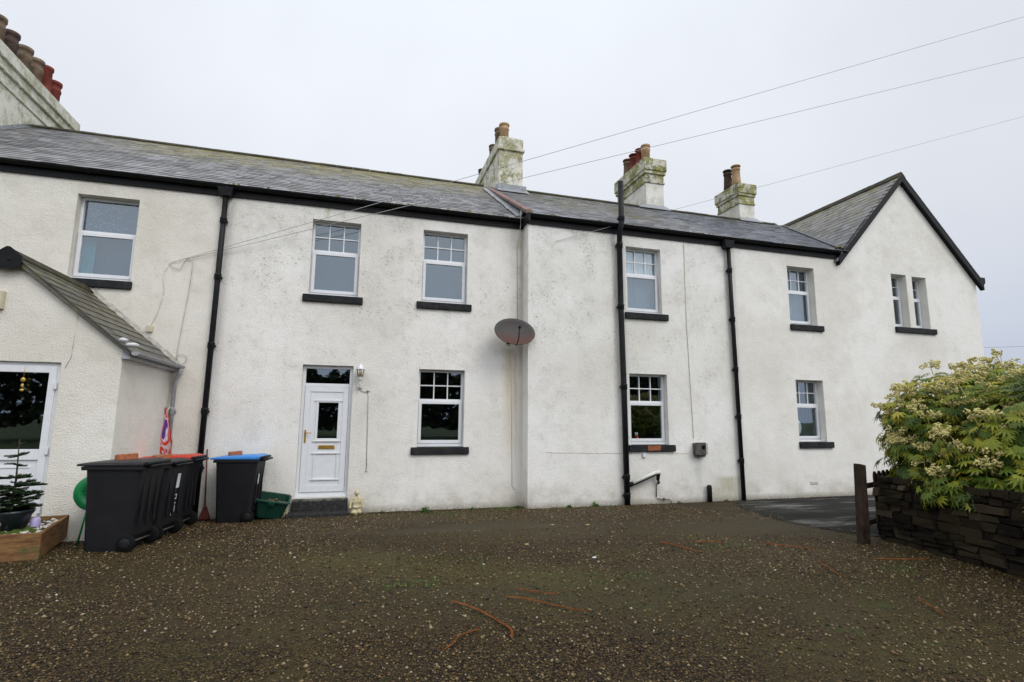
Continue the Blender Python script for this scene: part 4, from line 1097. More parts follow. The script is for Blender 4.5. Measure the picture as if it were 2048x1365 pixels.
# labels on the backs
def on_bin(o, name, quads, mat):
    b = MB()
    for (y0, y1, z0, z1) in quads:
        def xx(z): return .268+(z-.55)*.079+.004
        b.add([(xx(z0),y0,z0),(xx(z0),y1,z0),(xx(z1),y1,z1),(xx(z1),y0,z1)], [(0,1,2,3)])
    r = b.build(name, M[mat], o, world=False); return r
on_bin(BR[1], 'sticker', [(.03,.12,.66,.86)], 'label')
on_bin(BR[1], 'painted_number', [(.04,.10,.56,.575),(.085,.10,.52,.56),(.04,.10,.505,.52),(.04,.055,.46,.505),(.04,.10,.445,.46),(.04,.055,.36,.42),(.04,.10,.38,.395),(.085,.10,.33,.42),(.0,.04,.29,.33)], 'label')
on_bin(BR[3], 'sticker', [(-.10,-.04,.60,.76)], 'label')
def brick(x, y, z, rz, label, tilt=0, s=1):
    b = MB(); b.box(-.105*s,.105*s,-.05,.05,0,.065*s)
    o = b.build('brick', M['brick'], bevel=.006); o.location = (x, y, z); o.rotation_euler = (tilt, R(-4), rz)
    tag(o, label, 'brick', 'bricks weighing down bin lids')
brick(-2.72,-3.02,gz(-3)+1.062,R(12),'red brick on the lid of the nearest grey bin',s=1.1)
brick(-2.62,-2.05,gz(-2.1)+1.062,R(30),'brown brick on the second bin lid, partly hidden behind the first',s=.95)
brick(-1.98,-.34,gz(-.4)+1.12,R(20),'brick on the blue bin lid')

# recycling box
gbx = empty('recycling_box', (-1.37, -.26, 0), 'open dark green recycling box tipped against the blue-lidded bin', 'recycling box')
b = MB(); O = (.31,.20,.36)
def ringb(sx, sy, z): 
    c=.05; return [(-sx+c,-sy,z),(sx-c,-sy,z),(sx,-sy+c,z),(sx,sy-c,z),(sx-c,sy,z),(-sx+c,sy,z),(-sx,sy-c,z),(-sx,-sy+c,z)]
rs = [ringb(.22,.14,0), ringb(.275,.19,.30), ringb(.30,.215,.31), ringb(.30,.215,.345), ringb(.265,.18,.345), ringb(.20,.12,.02)]
vs = [p for r_ in rs for p in r_]; fs = [tuple(range(7,-1,-1)), tuple(40+k for k in range(8))]
for i in range(5):
    for k in range(8): fs.append((i*8+k, i*8+(k+1)%8, (i+1)*8+(k+1)%8, (i+1)*8+k))
b.add(vs, fs); bo = b.build('tub', M['greenbox'], gbx, bevel=.006, world=False); bo.rotation_euler = (R(14), R(10), R(4)); bo.location = (0,0,.06)
b = MB(); b.box(-.05,.05,-.235,-.215,.28,.33); ho = b.build('grip', M['greenbox'], gbx, world=False); ho.rotation_euler = bo.rotation_euler; ho.location = bo.location
b = MB()
for k in range(14): b.blob((random.uniform(-.18,.22), random.uniform(-.1,.1), .24+random.uniform(0,.05)), (.035,.025,.02), 6, 4, .3)
o = b.build('dead_leaves', simple('brown_leaf_litter', (.12,.06,.03), .8)); o.location = (-1.37,-.26,.06); o.rotation_euler = (R(14),R(10),R(4)); tag(o, 'brown leaf litter lying in the green recycling box', 'leaf litter', kind='stuff')

# hose reel
hr = empty('hose_reel', (-3.36,-2.5,gz(-2.5)), 'green plastic hose reel half hidden behind the nearest bin', 'hose reel')
AX = Matrix.Rotation(R(90),3,'X'); hc = (-3.20,-2.45,.80)
for yy in (-.13, .13):
    b = MB(); b.lathe([(.09,-.010),(.215,-.010),(.225,0),(.215,.010),(.09,.010),(.09,-.010)], (hc[0],hc[1]+yy,hc[2]), 28, AX)
    for k in range(6):
        a = math.pi*k/3; b.tube([(hc[0],hc[1]+yy,hc[2]),(hc[0]+.1*math.cos(a),hc[1]+yy,hc[2]+.1*math.sin(a))], .012, 5)
    b.build('flange', M['greenreel'], hr)
b = MB()
for k in range(8): b.tube([(hc[0]+(.15+.0*k)*math.cos(a), hc[1]-.10+k*.028, hc[2]+.15*math.sin(a)) for a in [2*math.pi*j/20 for j in range(21)]], .015, 6, cap=False)
b.build('hose', M['greenhose'], hr)
b = MB()
for yy in (-.17, .17):
    b.tube([(hc[0]+.12,hc[1]+yy,gz(-2.5)),(hc[0]+.05,hc[1]+yy,hc[2]+.2),(hc[0]+.03,hc[1]+yy,1.18)], .014, 8); b.tube([(hc[0]-.02,hc[1]+yy,hc[2]-.1),(hc[0]-.10,hc[1]+yy,gz(-2.5))], .012, 8)
b.tube([(hc[0]+.03,hc[1]-.17,1.18),(hc[0]+.03,hc[1]+.17,1.18)], .016, 8)
b.build('stand', M['greenreel'], hr)

# folded flag on a pole, broom
fl = empty('flag', (-3.28,-.25,0), 'furled red white and purple flag on a thin pole leaning by the downpipe', 'flag')
b = MB(); b.tube([(-3.52,-.30,.02),(-3.44,-.24,1.15),(-3.13,-.14,1.97)], .010, 8); b.build('pole', M['whitecable'], fl)
nU, nV = 18, 16; vs = []; uv = []
for j in range(nV+1):
    v = j/nV; z = 1.95-v*.80
    for i in range(nU+1):
        u = i/nU; wd = .04+.46*min(1, v*1.4)
        px = -3.185-.12*v*(1-.5*v)+(u-.55)*wd; fold = .035*math.sin(u*15+v*2)*min(1, .3+v)
        vs.append((px, -.17+fold+.02*math.sin(v*7), z-.05*math.sin(u*9)*v)); uv.append((u, v))
fs = [(j*(nU+1)+i, j*(nU+1)+i+1, (j+1)*(nU+1)+i+1, (j+1)*(nU+1)+i) for j in range(nV) for i in range(nU)]
b = MB(); b.add(vs, fs, True); fo = b.build('cloth', M['flag'], fl)
ul = fo.data.uv_layers.new(name='UVMap')
for lp in fo.data.loops: ul.data[lp.index].uv = uv[lp.vertex_index]
bo = empty('broom', (-2.43,-.12,0), 'dark red broom leaning upside against the wall beside the black downpipe', 'broom')
bo['label'] = 'dark red broom leaning against the wall beside the black downpipe'
b = MB(); b.tube([(-2.43,-.16,.22),(-2.50,-.05,1.22)], .012, 8); b.build('handle', M['broom'], bo)
b = MB(); b.hexa([(-2.52,-.20,.02),(-2.34,-.20,.02),(-2.34,-.10,.02),(-2.52,-.10,.02)], [(-2.455,-.175,.24),(-2.405,-.175,.24),(-2.405,-.125,.24),(-2.455,-.125,.24)]); b.build('head', M['broom'], bo, bevel=.01)

# ------------------------------------------------------------------ planter box with tree
pl = empty('planter', (-3.28,-3.55,gz(-3.5)), 'low brown timber planter box holding soil and white pebbles', 'planter')
ex = Vector((-.985,-.13,0)).normalized(); ey = Vector((-.21,.978,0)).normalized(); O0 = Vector((-3.29,-3.52,gz(-3.5)))
def PP(u, v, z): return tuple(O0+ex*u+ey*v+Vector((0,0,z)))
b = MB(); T = .045; LU, LV, HH = 1.5, 1.28, .29
def plank(u0,u1,v0,v1,z0,z1): b.hexa([PP(u1,v0,z0),PP(u0,v0,z0),PP(u0,v1,z0),PP(u1,v1,z0)], [PP(u1,v0,z1),PP(u0,v0,z1),PP(u0,v1,z1),PP(u1,v1,z1)])
plank(0,LU,0,T,0,HH); plank(0,LU,LV-T,LV,0,HH); plank(0,T,T+.001,LV-T-.001,0,HH-.004); plank(LU-T,LU,T+.001,LV-T-.001,0,HH-.004)
b.build('frame', M['timber'], pl, bevel=.008)
b = MB(); vs = []; nu, nv = 20, 18
for j in range(nv+1):
    for i in range(nu+1):
        u = T+(LU-2*T)*i/nu; v = T+(LV-2*T)*j/nv; vs.append(PP(u, v, HH-.05+.03*noise.noise(Vector((u*5,v*5,0)))))
b.add(vs, [(j*(nu+1)+i+1, j*(nu+1)+i, (j+1)*(nu+1)+i, (j+1)*(nu+1)+i+1) for j in range(nv) for i in range(nu)], True); b.build('soil', M['soil'], pl)
b = MB()
for k in range(160):
    u = random.uniform(.07,.75); v = random.uniform(.1,1.15); s = random.uniform(.012,.035); q = PP(u, v, HH-.03)
    b.blob(q, (s, s*.8, s*.6), 7, 5, .2)
o = b.build('white_pebbles', M['pebblewhite']); tag(o, 'white pebbles spread over the soil of the planter box', 'pebbles', kind='stuff')
b = MB()
for k in range(26): q = PP(random.gauss(.30,.10), random.gauss(.30,.12), HH-.03); s = random.uniform(.03,.06); b.blob(q, (s,s,s*.6), 8, 6, .2)
tag(b.build('moss_cushion', M['mosspatch']), 'green moss cushion growing at the front of the planter box', 'moss')
b = MB(); q = PP(.46,.16,HH-.03); b.lathe([(.016,0),(.012,.02),(.011,.12)], q, 10); b.lathe([(.045,.10),(.05,.115),(.035,.145),(.0001,.16)], q, 12)
tag(b.build('toadstool_ornament', M['statue']), 'small white toadstool ornament standing in the planter box', 'ornament')
tp = empty('potted_tree', (-3.66,-3.15,.45), 'small young conifer in a dark blue pot standing in the planter', 'potted tree')
pc = PP(.42,.48,HH-.06)
b = MB(); b.lathe([(.15,0),(.20,.20),(.225,.235),(.225,.265),(.195,.265),(.19,.22),(.0001,.22)], pc, 24); b.build('pot', M['pot_tree'], tp)
tx, ty, tz = pc[0], pc[1], pc[2]+.22

def needles():
    V = []; F = []; br = MB(); br.tube([(tx,ty,tz),(tx+.01,ty,tz+.4),(tx-.01,ty,tz+.86)], [.016,.011,.004], 7)
    def branch(p, d, L, r):
        d = d.normalized(); side = d.cross(Vector((0,0,1))).normalized(); up = side.cross(d)
        br.tube([p, p+d*L*.5+Vector((0,0,-.01*L)), p+d*L], [r, r*.7, r*.3], 4, cap=False)
        n = int(L*1900)
        for k in range(n):
            t = random.uniform(.08, 1); q = p+d*L*t; a = random.uniform(0, 6.28)
            nd = (side*math.cos(a)+up*abs(math.sin(a))*.7+d*.6).normalized()*random.uniform(.02,.036)
            w = nd.cross(Vector((random.random(),random.random(),random.random()))).normalized()*.0035
            i = len(V); V.extend([q-w, q+w, q+nd]); F.append((i,i+1,i+2))
        if L > .13:
            for k in range(int(L*14)):
                t = .25+.7*k/int(L*14); sg = 1 if k % 2 else -1
                branch(p+d*L*t, d*.8+side*sg*.9+Vector((0,0,random.uniform(-.1,.15))), L*(1-t)*.55+.045, r*.5)
    for (h, n, L) in ((.05,8,.31),(.13,8,.31),(.21,7,.29),(.30,7,.26),(.40,5,.17),(.56,4,.10),(.67,5,.12),(.80,3,.05)):
        a0 = random.uniform(0, 6)
        for k in range(n):
            a = a0+k*2*math.pi/n+random.uniform(-.2,.2); branch(Vector((tx,ty,tz+h+random.uniform(-.02,.02))), Vector((math.cos(a),math.sin(a),random.uniform(-.12,.25))), L*random.uniform(.8,1.15), .006)
    br.build('trunk', M['bark'], tp)
    npmesh('needles', np.array([tuple(v) for v in V]), np.array(F), M['needles'], tp)
needles()
b = MB(); q = PP(.18,.50,HH-.03); b.lathe([(.045,0),(.05,.03),(.048,.11),(.03,.13),(.0001,.13)], q, 14)
tag(b.build('plastic_pot', M['purple']), 'small pale purple plastic pot beside the conifer pot in the planter', 'plant pot')

# ------------------------------------------------------------------ garden wall, post, gate, shrub
gwl = empty('dry_stone_wall', (6.95,-5.3,.2), 'shade-darkened mossy dry-stone wall running from the gate post under the shrub', 'wall')
def wline(t): return Vector((7.02-.30*t/1.9, -5.12-t, 0))    # near face, t metres along
WD_ = Vector((.988,-.155,0)); WT = Vector((-.155,-.988,0))
b = MB()
def wb(t0,t1,d0,d1,z0,z1,j=.012):
    P = lambda t,d,z: tuple(wline(0)+WT*t+WD_*d+Vector((random.uniform(-j,j),random.uniform(-j,j),z+random.uniform(-j,j)*.8)))
    b.hexa([P(t0,d0,z0),P(t0,d1,z0),P(t1,d1,z0),P(t1,d0,z0)][::-1], [P(t0,d0,z1),P(t0,d1,z1),P(t1,d1,z1),P(t1,d0,z1)][::-1])
for d0 in (0.0, .26):
    z = .16; 
    while z < .98:
        h = random.uniform(.05,.12); t = -random.uniform(0,.1)
        while t < 4.4:
            L = random.uniform(.10,.36); e = random.uniform(-.04,.03); gap = random.uniform(.008,.03)
            wb(t, t+L-gap, d0+e-(0.01 if d0 else 0), d0+.22+e, z+random.uniform(-.01,.01), z+h-gap*.6, .017); t += L
        z += h
t = 0
while t < 4.4: L = random.uniform(.2,.4); wb(t, t+L-.02, -.02, .50, .985, 1.03+random.uniform(0,.04), .012); t += L
b.build('stones', M['wallstone'], gwl, bevel=.008)
b = MB(); b.hexa([tuple(wline(0)+WT*t+WD_*d+Vector((0,0,.1))) for t,d in ((.05,.03),(.05,.45),(4.35,.45),(4.35,.03))][::-1], [tuple(wline(0)+WT*t+WD_*d+Vector((0,0,.975))) for t,d in ((.05,.03),(.05,.45),(4.35,.45),(4.35,.03))][::-1]); b.build('core', M['wallcore'], gwl)
b = MB(); b.hexa([(6.49,-5.27,.15),(6.62,-5.27,.15),(6.62,-5.17,.15),(6.49,-5.17,.15)], [(6.555,-5.26,1.235),(6.665,-5.26,1.215),(6.665,-5.16,1.215),(6.555,-5.16,1.235)])
tag(b.build('gate_post', M['post'], bevel=.008), 'thick dark wooden post at the end of the stone wall', 'post')
gt = empty('picket_gate', (6.95,-5.0,.2), 'low dark picket fence panel behind the thick wooden post', 'picket fence')
for k in range(6):
    x = 7.08+k*.165; y = -5.0+k*.07; b = MB()
    b.hexa([(x,y-.012,.24),(x+.085,y+.01,.24),(x+.085,y+.03,.24),(x,y+.01,.24)], [(x,y-.012,1.06),(x+.085,y+.01,1.06),(x+.085,y+.03,1.06),(x,y+.01,1.06)])
    b.hexa([(x+.0,y-.0115,1.0605),(x+.085,y+.0105,1.0605),(x+.085,y+.03,1.0605),(x+.0,y+.01,1.0605)], [(x+.025,y-.0,1.10),(x+.06,y+.008,1.10),(x+.06,y+.025,1.10),(x+.025,y+.017,1.10)])
    b.build('picket', M['post'], gt)
b = MB()
for z in (.36,.86): b.hexa([(6.9,-4.995,z),(7.95,-4.545,z),(7.95,-4.515,z),(6.9,-4.965,z)], [(6.9,-4.995,z+.07),(7.95,-4.545,z+.07),(7.95,-4.515,z+.07),(6.9,-4.965,z+.07)])
b.build('rail', M['post'], gt)

def shrub():
    root = empty('shrub', (8.1,-5.9,.3), 'big leafy evergreen shrub with cream flower heads overhanging the stone wall', 'shrub')
    V = []; F = []
    clusters = [((7.1,-6.2,.98),(.30,.5,.26)), ((7.12,-6.6,1.02),(.36,.90,.32)), ((7.35,-5.50,1.20),(.34,.36,.42)), ((7.15,-7.4,1.12),(.38,.5,.34)), ((7.72,-5.50,1.45),(.62,.62,.78)), ((8.2,-5.55,1.72),(.98,.95,.84)), ((7.5,-6.4,1.30),(.48,.8,.62)), ((8.2,-6.55,1.55),(1.3,1.05,.9)), ((9.3,-5.6,1.7),(1.1,1.0,.95)), ((8.3,-7.4,1.4),(1.2,.9,.85))]
    def leaf(p, nrm, dr, s):
        nrm = nrm.normalized(); dr = (dr-nrm*dr.dot(nrm)).normalized(); sd = nrm.cross(dr)
        k = 8
        base = p; 
        for i in range(k):
            a = (i-(k-1)/2)*R(28); L = s*(1-.30*abs(i-(k-1)/2)/((k-1)/2))*random.uniform(.9,1.08)
            d = dr*math.cos(a)+sd*math.sin(a); w = d.cross(nrm)
            dro = -nrm*L*random.uniform(.12,.45)
            i0 = len(V)
            V.extend([base, base+d*L*.52+w*L*.115+dro*.15, base+d*L*.6+nrm*L*.0+dro*.12-nrm*L*.03, base+d*L*.52-w*L*.115+dro*.15, base+d*L+dro])
            F.append((i0,i0+1,i0+2)); F.append((i0+1,i0+4,i0+2)); F.append((i0,i0+2,i0+3)); F.append((i0+2,i0+4,i0+3))
    stems = MB(); tips = []
    for (c, r) in clusters:
        for k in range(int(30+95*min(1, r[0]*r[2]))):
            th = random.uniform(0, 2*math.pi); cz = random.uniform(-.75, 1); sr = math.sqrt(1-cz*cz)
            dirv = Vector((sr*math.cos(th), sr*math.sin(th), cz)); f = random.uniform(.80, 1.03)
            f *= 1+.11*noise.noise(Vector((th*1.6, cz*2.3, c[0])))
            tip = Vector((c[0]+dirv.x*r[0]*f, c[1]+dirv.y*r[1]*f, c[2]+dirv.z*r[2]*f))
            if tip.z < .95 and tip.x > 7.3: continue
            if tip.z < .60: continue
            tips.append((tip, dirv))
            if k % 5 == 0 and c[0] > 7.6: stems.tube([(c[0]+random.uniform(-.2,.2), c[1]+random.uniform(-.2,.2), .3), tuple(Vector(c).lerp(tip,.5)-Vector((0,0,.15))), tuple(tip)], [.022,.014,.007], 5, cap=False)
            n = random.randint(9, 12)
            for j in range(n):
                a = 2*math.pi*j/n+random.random(); sp = Vector((math.cos(a), math.sin(a), 0))
                d = (sp*.9+dirv*.55+Vector((0,0,random.uniform(-.45,.25)))).normalized()
                pl_ = random.uniform(.06,.20); q = tip+d*pl_-dirv*random.uniform(0,.16)
                nr = (dirv*1.0+Vector((0,0,.7))+Vector((random.uniform(-.35,.35),random.uniform(-.35,.35),random.uniform(-.1,.2)))).normalized()
                leaf(q, nr, d+Vector((0,0,-.35)), random.uniform(.09,.165))
        for k in range(int(160*min(1, r[0]*r[2]))):     # inner leaves keep it from being hollow
            dv = Vector((random.gauss(0,1),random.gauss(0,1),random.gauss(0,1))).normalized()
            f = random.uniform(.45,.8); q = Vector((c[0]+dv.x*r[0]*f, c[1]+dv.y*r[1]*f, max(.6,c[2]+dv.z*r[2]*f)))
            leaf(q, dv+Vector((0,0,.6)), Vector((random.gauss(0,1),random.gauss(0,1),-.3)), random.uniform(.16,.26))
    # welded island per leaf so that each leaf takes one colour
    Vn = np.array([tuple(v) for v in V]); Fn = np.array(F)
    key = np.round(Vn, 6); u, inv = np.unique(key, axis=0, return_inverse=True); inv = inv.reshape(-1)
    npmesh('foliage', u, inv[Fn], M['leaf'], root)
    stems.build('stems', M['bark'], root)
    fb = MB(); fs_ = MB()
    random.shuffle(tips)
    cnt = 0
    for tip, dv in tips:
        if dv.z < -.25 or cnt > 260: continue
        if dv.x > .55 and dv.y > .2: continue
        if tip.z < 1.3 and random.random() < .6: continue
        cnt += 1
        ax = (dv*.6+Vector((0,0,.8))).normalized(); top = tip+ax*random.uniform(.10,.22)
        fs_.tube([tuple(tip), tuple(top)], [.006,.004], 4, cap=False)
        for j in range(random.randint(6,10)):
            a = random.uniform(0,6.28); o_ = Vector((math.cos(a),math.sin(a),random.uniform(-.4,.7))).normalized()*random.uniform(.05,.12)
            q = top+o_*1.15-ax*.04; fs_.tube([tuple(top-ax*.06), tuple(q)], .003, 3, cap=False)
            for m_ in range(12):
                w = Vector((random.gauss(0,1),random.gauss(0,1),random.gauss(0,1))).normalized()*.028
                fb.blob(tuple(q+w), random.uniform(.009,.014), 5, 3)
    fo = fb.build('flowers', M['flower'], root); fs_.build('flower_stalks', M['flower'], root)
shrub()

# ------------------------------------------------------------------ dead strap leaves and bits on the yard
def strap(pts, w, label, fat=None):
    w *= .62
    P = [Vector((x, y, gz(y)+.022+.010*math.sin(3*i))) for i, (x, y) in enumerate(pts)]
    # smooth the run
    Q = []
    for i in range(len(P)-1):
        p0 = P[max(i-1,0)]; p1 = P[i]; p2 = P[i+1]; p3 = P[min(i+2,len(P)-1)]
        for k in range(7):
            t = k/7; Q.append(.5*((2*p1)+(-p0+p2)*t+(2*p0-5*p1+4*p2-p3)*t*t+(-p0+3*p1-3*p2+p3)*t**3))
    Q.append(P[-1]); n = len(Q); b = MB(); vs = []
    for i, q in enumerate(Q):
        d = (Q[min(i+1,n-1)]-Q[max(i-1,0)]).normalized(); s = Vector((-d.y,d.x,0)); t = i/(n-1)
        ww = w*(.35+.65*math.sin(math.pi*min(1,max(.06,t if t > .5 else .5)))) if not fat else w*(1.5 if t < .08 else 1-.6*t)
        vs += [tuple(q-s*ww), tuple(q+Vector((0,0,.007))), tuple(q+s*ww), tuple(q-Vector((0,0,.004)))]
    fs = []
    for i in range(n-1):
        for k in range(4): fs.append((i*4+k, i*4+(k+1)%4, (i+1)*4+(k+1)%4, (i+1)*4+k))
    fs += [(3,2,1,0), tuple((n-1)*4+k for k in range(4))]
    b.add(vs, fs); o = b.build('dead_leaf', M['deadleaf']); tag(o, label, 'dead leaf', 'dead strap leaves lying on the yard')
strap([(.90,-6.12),(1.05,-6.35),(1.15,-6.6),(1.21,-6.85),(1.185,-6.97),(1.165,-6.99)], .016, 'dark curved strap leaf, the bent one in the middle of the yard')
strap([(1.38,-6.13),(1.55,-6.25),(1.75,-6.48),(1.92,-6.67)], .013, 'long straight orange-brown strap leaf right of the bent one', True)
strap([(.98,-6.80),(.82,-6.88),(.76,-6.98),(.65,-7.12)], .010, 'short pale-brown strap leaf nearest the bottom of the picture')
strap([(3.92,-4.52),(4.02,-4.8),(4.08,-5.05),(4.10,-5.20)], .016, 'brown strap leaf lying ahead of the tarmac patch')
strap([(4.36,-4.66),(4.55,-4.70),(4.70,-4.80)], .014, 'short brown strap leaf, beyond and right of its neighbour before the tarmac')
strap([(5.20,-4.98),(5.38,-5.15),(5.60,-5.34)], .014, 'reddish strap leaf lying left of the thick wooden post')
strap([(5.15,-5.86),(5.02,-6.12),(4.88,-6.45)], .013, 'reddish strap leaf in the gravel below the wooden post')
strap([(5.90,-5.94),(6.2,-6.05),(6.5,-6.10)], .012, 'brown strap leaf lying at the foot of the stone wall')
strap([(4.95,-7.12),(4.84,-7.35),(4.70,-7.56)], .012, 'brown strap leaf at the right edge of the yard')
strap([(1.55,-5.92),(1.62,-6.02),(1.85,-6.18)], .009, 'thin dark strap leaf behind the long orange one')
b = MB(); b.blob((2.75,-5.04,.215), (.028,.018,.010), 10, 6, .1); tag(b.build('white_stone', M['label']), 'single white stone lying on the dark worn gravel', 'stone')
b = MB()
for (x, y) in ((3.5,-3.2),(3.0,-3.0),(2.2,-4.2)): b.blob((x,y,gz(y)+.012), (.035,.018,.008), 8, 5, .2)
tag(b.build('yellow_leaves', simple('yellow_leaf', (.42,.34,.14), .7)), 'few small yellow leaves scattered on the worn gravel', 'leaves', kind='stuff')

# weeds at the foot of the wall and moss tufts
def weed(x, y, s, label):
    b = MB(); z = gz(y)
    for k in range(26):
        a = random.uniform(0,6.28); L = s*random.uniform(.5,1.1); el = random.uniform(.25,1.3); d = Vector((math.cos(a)*math.cos(el),math.sin(a)*math.cos(el),math.sin(el)))
        sd = Vector((-math.sin(a),math.cos(a),0))*L*.16; p = Vector((x+random.uniform(-s,s)*.4,y+random.uniform(-s,s)*.25,z)); m = p+d*L*.6; e = p+d*L+Vector((0,0,-L*.15))
        b.add([tuple(p),tuple(m+sd),tuple(e),tuple(m-sd)], [(0,1,2),(0,2,3)])
    tag(b.build('weed', M['weed']), label, 'weed', 'weeds at the foot of the wall')
weed(1.40,-.20,.13,'bright green weed below the dark ground floor window')
weed(4.32,-.46,.10,'small green weed at the foot of the forward wall')
weed(4.92,-.44,.13,'upright green weed growing up the forward wall')
weed(3.30,-.15,.08,'tiny green weed in the corner under the dish')
for (x, y, q, lab) in ((.62,-.10,.06,'tiny weed beside the stone statue'),(2.35,-.12,.07,'small weed below the right end of the ground floor sill'),(6.9,-.47,.07,'tiny weed between the soil pipe and the pipe stub'),(8.1,-.50,.08,'small weed just left of the second black downpipe')): weed(x, y, q, lab)
b = MB()
for k in range(2600):
    cx, cy, r_ = random.choice([(.55,-.55,.5),(1.5,-.75,.5),(1.9,-.5,.4),(2.9,-.35,.4),(3.1,-.2,.3),(4.4,-.55,.4),(5.2,-.5,.3),(1.2,-4.6,.5),(2.6,-5.8,.5),(4.6,-4.9,.5),(5.9,-6.3,.5),(2.2,-1.4,.5),(.6,-5.5,.3)]); x = random.gauss(cx, r_*.6); y = min(-.06, random.gauss(cy, r_*.3)); s = random.uniform(.006,.016)
    z = gz(y); a = random.uniform(0,6.28); b.add([(x,y,z),(x+s*math.cos(a),y+s*math.sin(a),z+s*1.1),(x+s*math.cos(a+1),y+s*math.sin(a+1),z+s*.8)], [(0,1,2)])
tag(b.build('ground_moss', M['weed']), 'thin green moss and seedlings in the gravel by the wall', 'moss', kind='stuff')

# ------------------------------------------------------------------ overhead wires
def wire(name, pts, r, label, sag=.0):
    a, c = Vector(pts[0]), Vector(pts[-1]); L = (c-a).length; Q = []
    for k in range(41):
        t = k/40; q = a.lerp(c, t); q.z -= sag*4*t*(1-t); Q.append(tuple(q))
    b = MB(); b.tube(Q, r, 6, cap=False); o = b.build(name, M['wire']); tag(o, label, 'wire', 'overhead wires to the cottages')
wire('overhead_wire', [(-3.39,-.02,4.61),(20.9,-2.2,14.55)], .0055, 'uppermost overhead wire rising from the porch cottage wall across the sky')
wire('overhead_wire', [(-3.15,-.02,4.70),(21.4,-1.9,13.45)], .0055, 'middle overhead wire rising from the porch cottage wall across the sky')
wire('overhead_wire', [(4.07,WY-.02,5.68),(22.0,-1.5,11.95)], .0045, 'lowest overhead wire rising from the forward cottage wall past the gable')
b = MB(); b.tube([(-3.40,-.03,4.60),(-3.34,-.03,4.52),(-3.22,-.03,4.50),(-3.16,-.03,4.66),(-3.10,-.03,4.73),(-3.02,-.03,4.66),(-3.04,-.02,4.2),(-3.14,-.02,2.95),(-3.13,-.02,2.80)], .006, 6)
b.tube([(-3.06+.09*math.cos(a), -.03, 2.83+.09*math.sin(a)) for a in [2*math.pi*k/18 for k in range(19)]], .005, 5, cap=False)
tag(b.build('telephone_cable', M['whitecable']), 'thin pale cable looping from the wire anchor down to the porch gutter', 'cable')
b = MB(); b.box(-3.66,-3.56,-.05,-.001,3.30,3.42); tag(b.build('cable_box', M['cream'], bevel=.008), 'little cream cable box just above the porch roof slope', 'cable box')
b = MB(); b.tube([(-3.61,-.01,3.4),(-3.52,-.01,3.65),(-3.45,-.01,4.05),(-3.50,-.01,4.35),(-3.41,-.01,4.6)], .004, 5); tag(b.build('box_cable', M['crack']), 'thin stained cable climbing from the cream cable box', 'cable')
b = MB(); b.tube([(30,40,8.5),(80,30,11)], .03, 5, cap=False); tag(b.build('overhead_wire', M['wire']), 'faint distant wire low in the sky beyond the gable', 'wire')

# ------------------------------------------------------------------ trees behind the camera, seen in the dark ground floor windows
def belt():
    V = []; F = []
    n = 0
    for k in range(26000):
        x = random.uniform(-34, 42); h = 7.2+2.6*noise.fractal(Vector((x*.16,0,0)), 1, 2, 3)+1.0*noise.noise(Vector((x*.9,3,0)))
        z = random.uniform(.1, 1)**.8*h; y = -38+random.uniform(-2.2, 2.2)
        s = random.uniform(.18,.45); a = Vector((random.gauss(0,1),random.gauss(0,1),random.gauss(0,1))).normalized(); c = a.orthogonal().normalized(); d = a.cross(c)
        p = Vector((x,y,z)); i = len(V); V += [p-c*s, p+d*s*.6, p+c*s, p-d*s*.6]; F.append((i,i+1,i+2,i+3))
    o = npmesh('woodland', np.array([tuple(v) for v in V]), np.array(F), M['treeline'])
    tag(o, 'dark belt of trees reflected in the ground floor windows', 'woodland', kind='stuff')
belt()

# ------------------------------------------------------------------ world, sun, camera
w = bpy.data.worlds.new('World'); scene.world = w; w.use_nodes = True; nt = w.node_tree; nt.nodes.clear()
def wn(t, **k):
    n_ = nt.nodes.new('ShaderNode'+t)
    for a, v in k.items(): setattr(n_, a, v)
    return n_
SUN_EL, SUN_AZ = R(46), R(150)
sky = wn('TexSky', sky_type='NISHITA'); sky.sun_disc = False; sky.sun_elevation = SUN_EL; sky.sun_rotation = SUN_AZ; sky.air_density = 1; sky.dust_density = 4
tc = wn('TexCoord'); sp = wn('SeparateXYZ'); nt.links.new(tc.outputs['Generated'], sp.inputs[0])
el = wn('ValToRGB'); nt.links.new(sp.outputs[2], el.inputs[0]); cr = el.color_ramp
cr.elements[0].position = 0.0; cr.elements[0].color = (5.2,5.8,7.1,1); cr.elements[1].position = .9; cr.elements[1].color = (10.0,10.6,11.4,1)
for p, c in ((.10,(5.9,6.4,7.6)),(.24,(7.2,7.55,8.3)),(.42,(8.0,8.3,8.9))): e = cr.elements.new(p); e.color = (*c, 1)
cl_ = wn('TexNoise'); cl_.inputs['Scale'].default_value = 1.6; cl_.inputs['Detail'].default_value = 4; nt.links.new(tc.outputs['Generated'], cl_.inputs[0])
mr = wn('MapRange'); mr.inputs[1].default_value = .3; mr.inputs[2].default_value = .7; mr.inputs[3].default_value = .90; mr.inputs[4].default_value = 1.07; nt.links.new(cl_.outputs[0], mr.inputs[0])
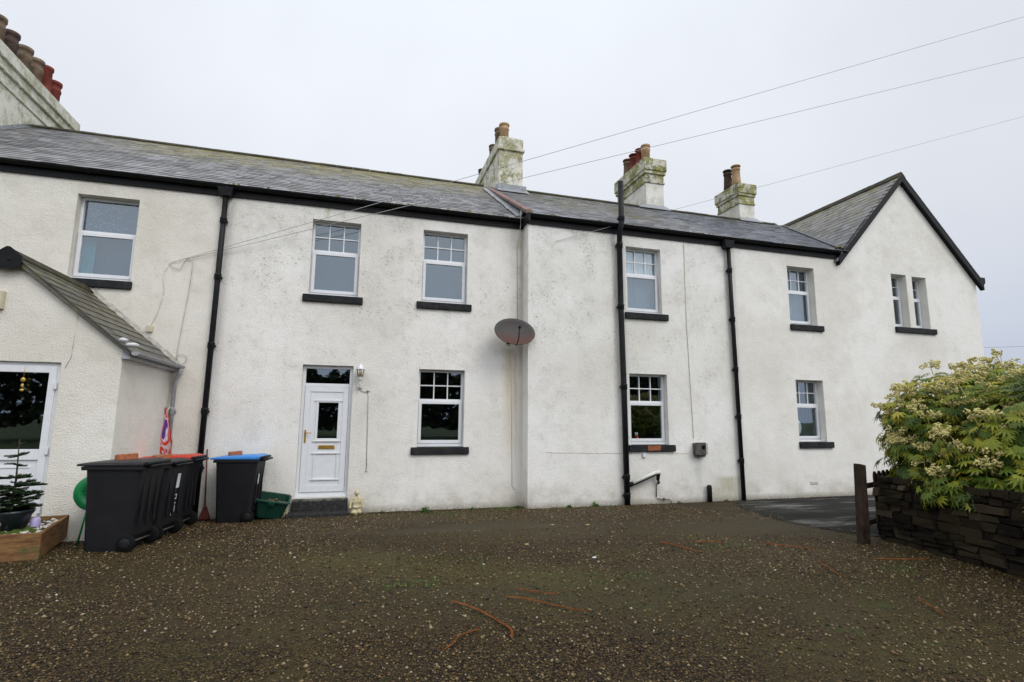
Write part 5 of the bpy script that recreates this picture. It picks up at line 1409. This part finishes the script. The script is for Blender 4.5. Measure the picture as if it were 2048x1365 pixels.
# overcast glow: the bright part of the cloud is behind the camera
bk = wn('MapRange'); bk.inputs[1].default_value = .35; bk.inputs[2].default_value = -.8; bk.inputs[3].default_value = 1.0; bk.inputs[4].default_value = 1.8; nt.links.new(sp.outputs[1], bk.inputs[0])
mm = wn('Math', operation='MULTIPLY'); nt.links.new(mr.outputs[0], mm.inputs[0]); nt.links.new(bk.outputs[0], mm.inputs[1])
vm = wn('VectorMath', operation='SCALE'); nt.links.new(el.outputs[0], vm.inputs[0]); nt.links.new(mm.outputs[0], vm.inputs['Scale'])
mx = wn('Mix', data_type='RGBA'); mx.inputs[0].default_value = .93; nt.links.new(sky.outputs[0], mx.inputs[6]); nt.links.new(vm.outputs[0], mx.inputs[7])
bg = wn('Background'); bg.inputs[1].default_value = .10; nt.links.new(mx.outputs[2], bg.inputs[0])
ow = wn('OutputWorld'); nt.links.new(bg.outputs[0], ow.inputs[0])

sl_ = bpy.data.lights.new('sun', 'SUN'); sl_.energy = 1.0; sl_.angle = R(25); sl_.color = (1,.97,.93)
so = bpy.data.objects.new('sun', sl_); COL.objects.link(so)
sd = Vector((math.sin(R(30))*math.cos(SUN_EL), -math.cos(R(30))*math.cos(SUN_EL), math.sin(SUN_EL)))
so.rotation_euler = sd.to_track_quat('Z', 'Y').to_euler()

cd = bpy.data.cameras.new('camera'); cam = bpy.data.objects.new('camera', cd); COL.objects.link(cam)
RM = [[0.959426, -0.281852, 0.0078], [-0.048676, -0.138319, 0.989191], [0.277726, 0.949435, 0.146426]]
m = Matrix([[RM[0][0],RM[1][0],-RM[2][0]],[RM[0][1],RM[1][1],-RM[2][1]],[RM[0][2],RM[1][2],-RM[2][2]]])
cam.matrix_world = Matrix.Translation((0,-10.98,1.781)) @ m.to_4x4()
cd.sensor_width = 36; cd.lens = 18.757; cd.clip_end = 4000; cd.clip_start = .05
scene.camera = cam
scene.view_settings.view_transform = 'Standard'; scene.view_settings.look = 'None'
scene.view_settings.exposure = 0.06; scene.view_settings.gamma = 1; scene.view_settings.use_curve_mapping = False
scene.render.engine = 'CYCLES'
scene.render.resolution_x = 1024; scene.render.resolution_y = 682
scene.cycles.use_denoising = True
scene.cycles.max_bounces = 8; scene.cycles.transparent_max_bounces = 12
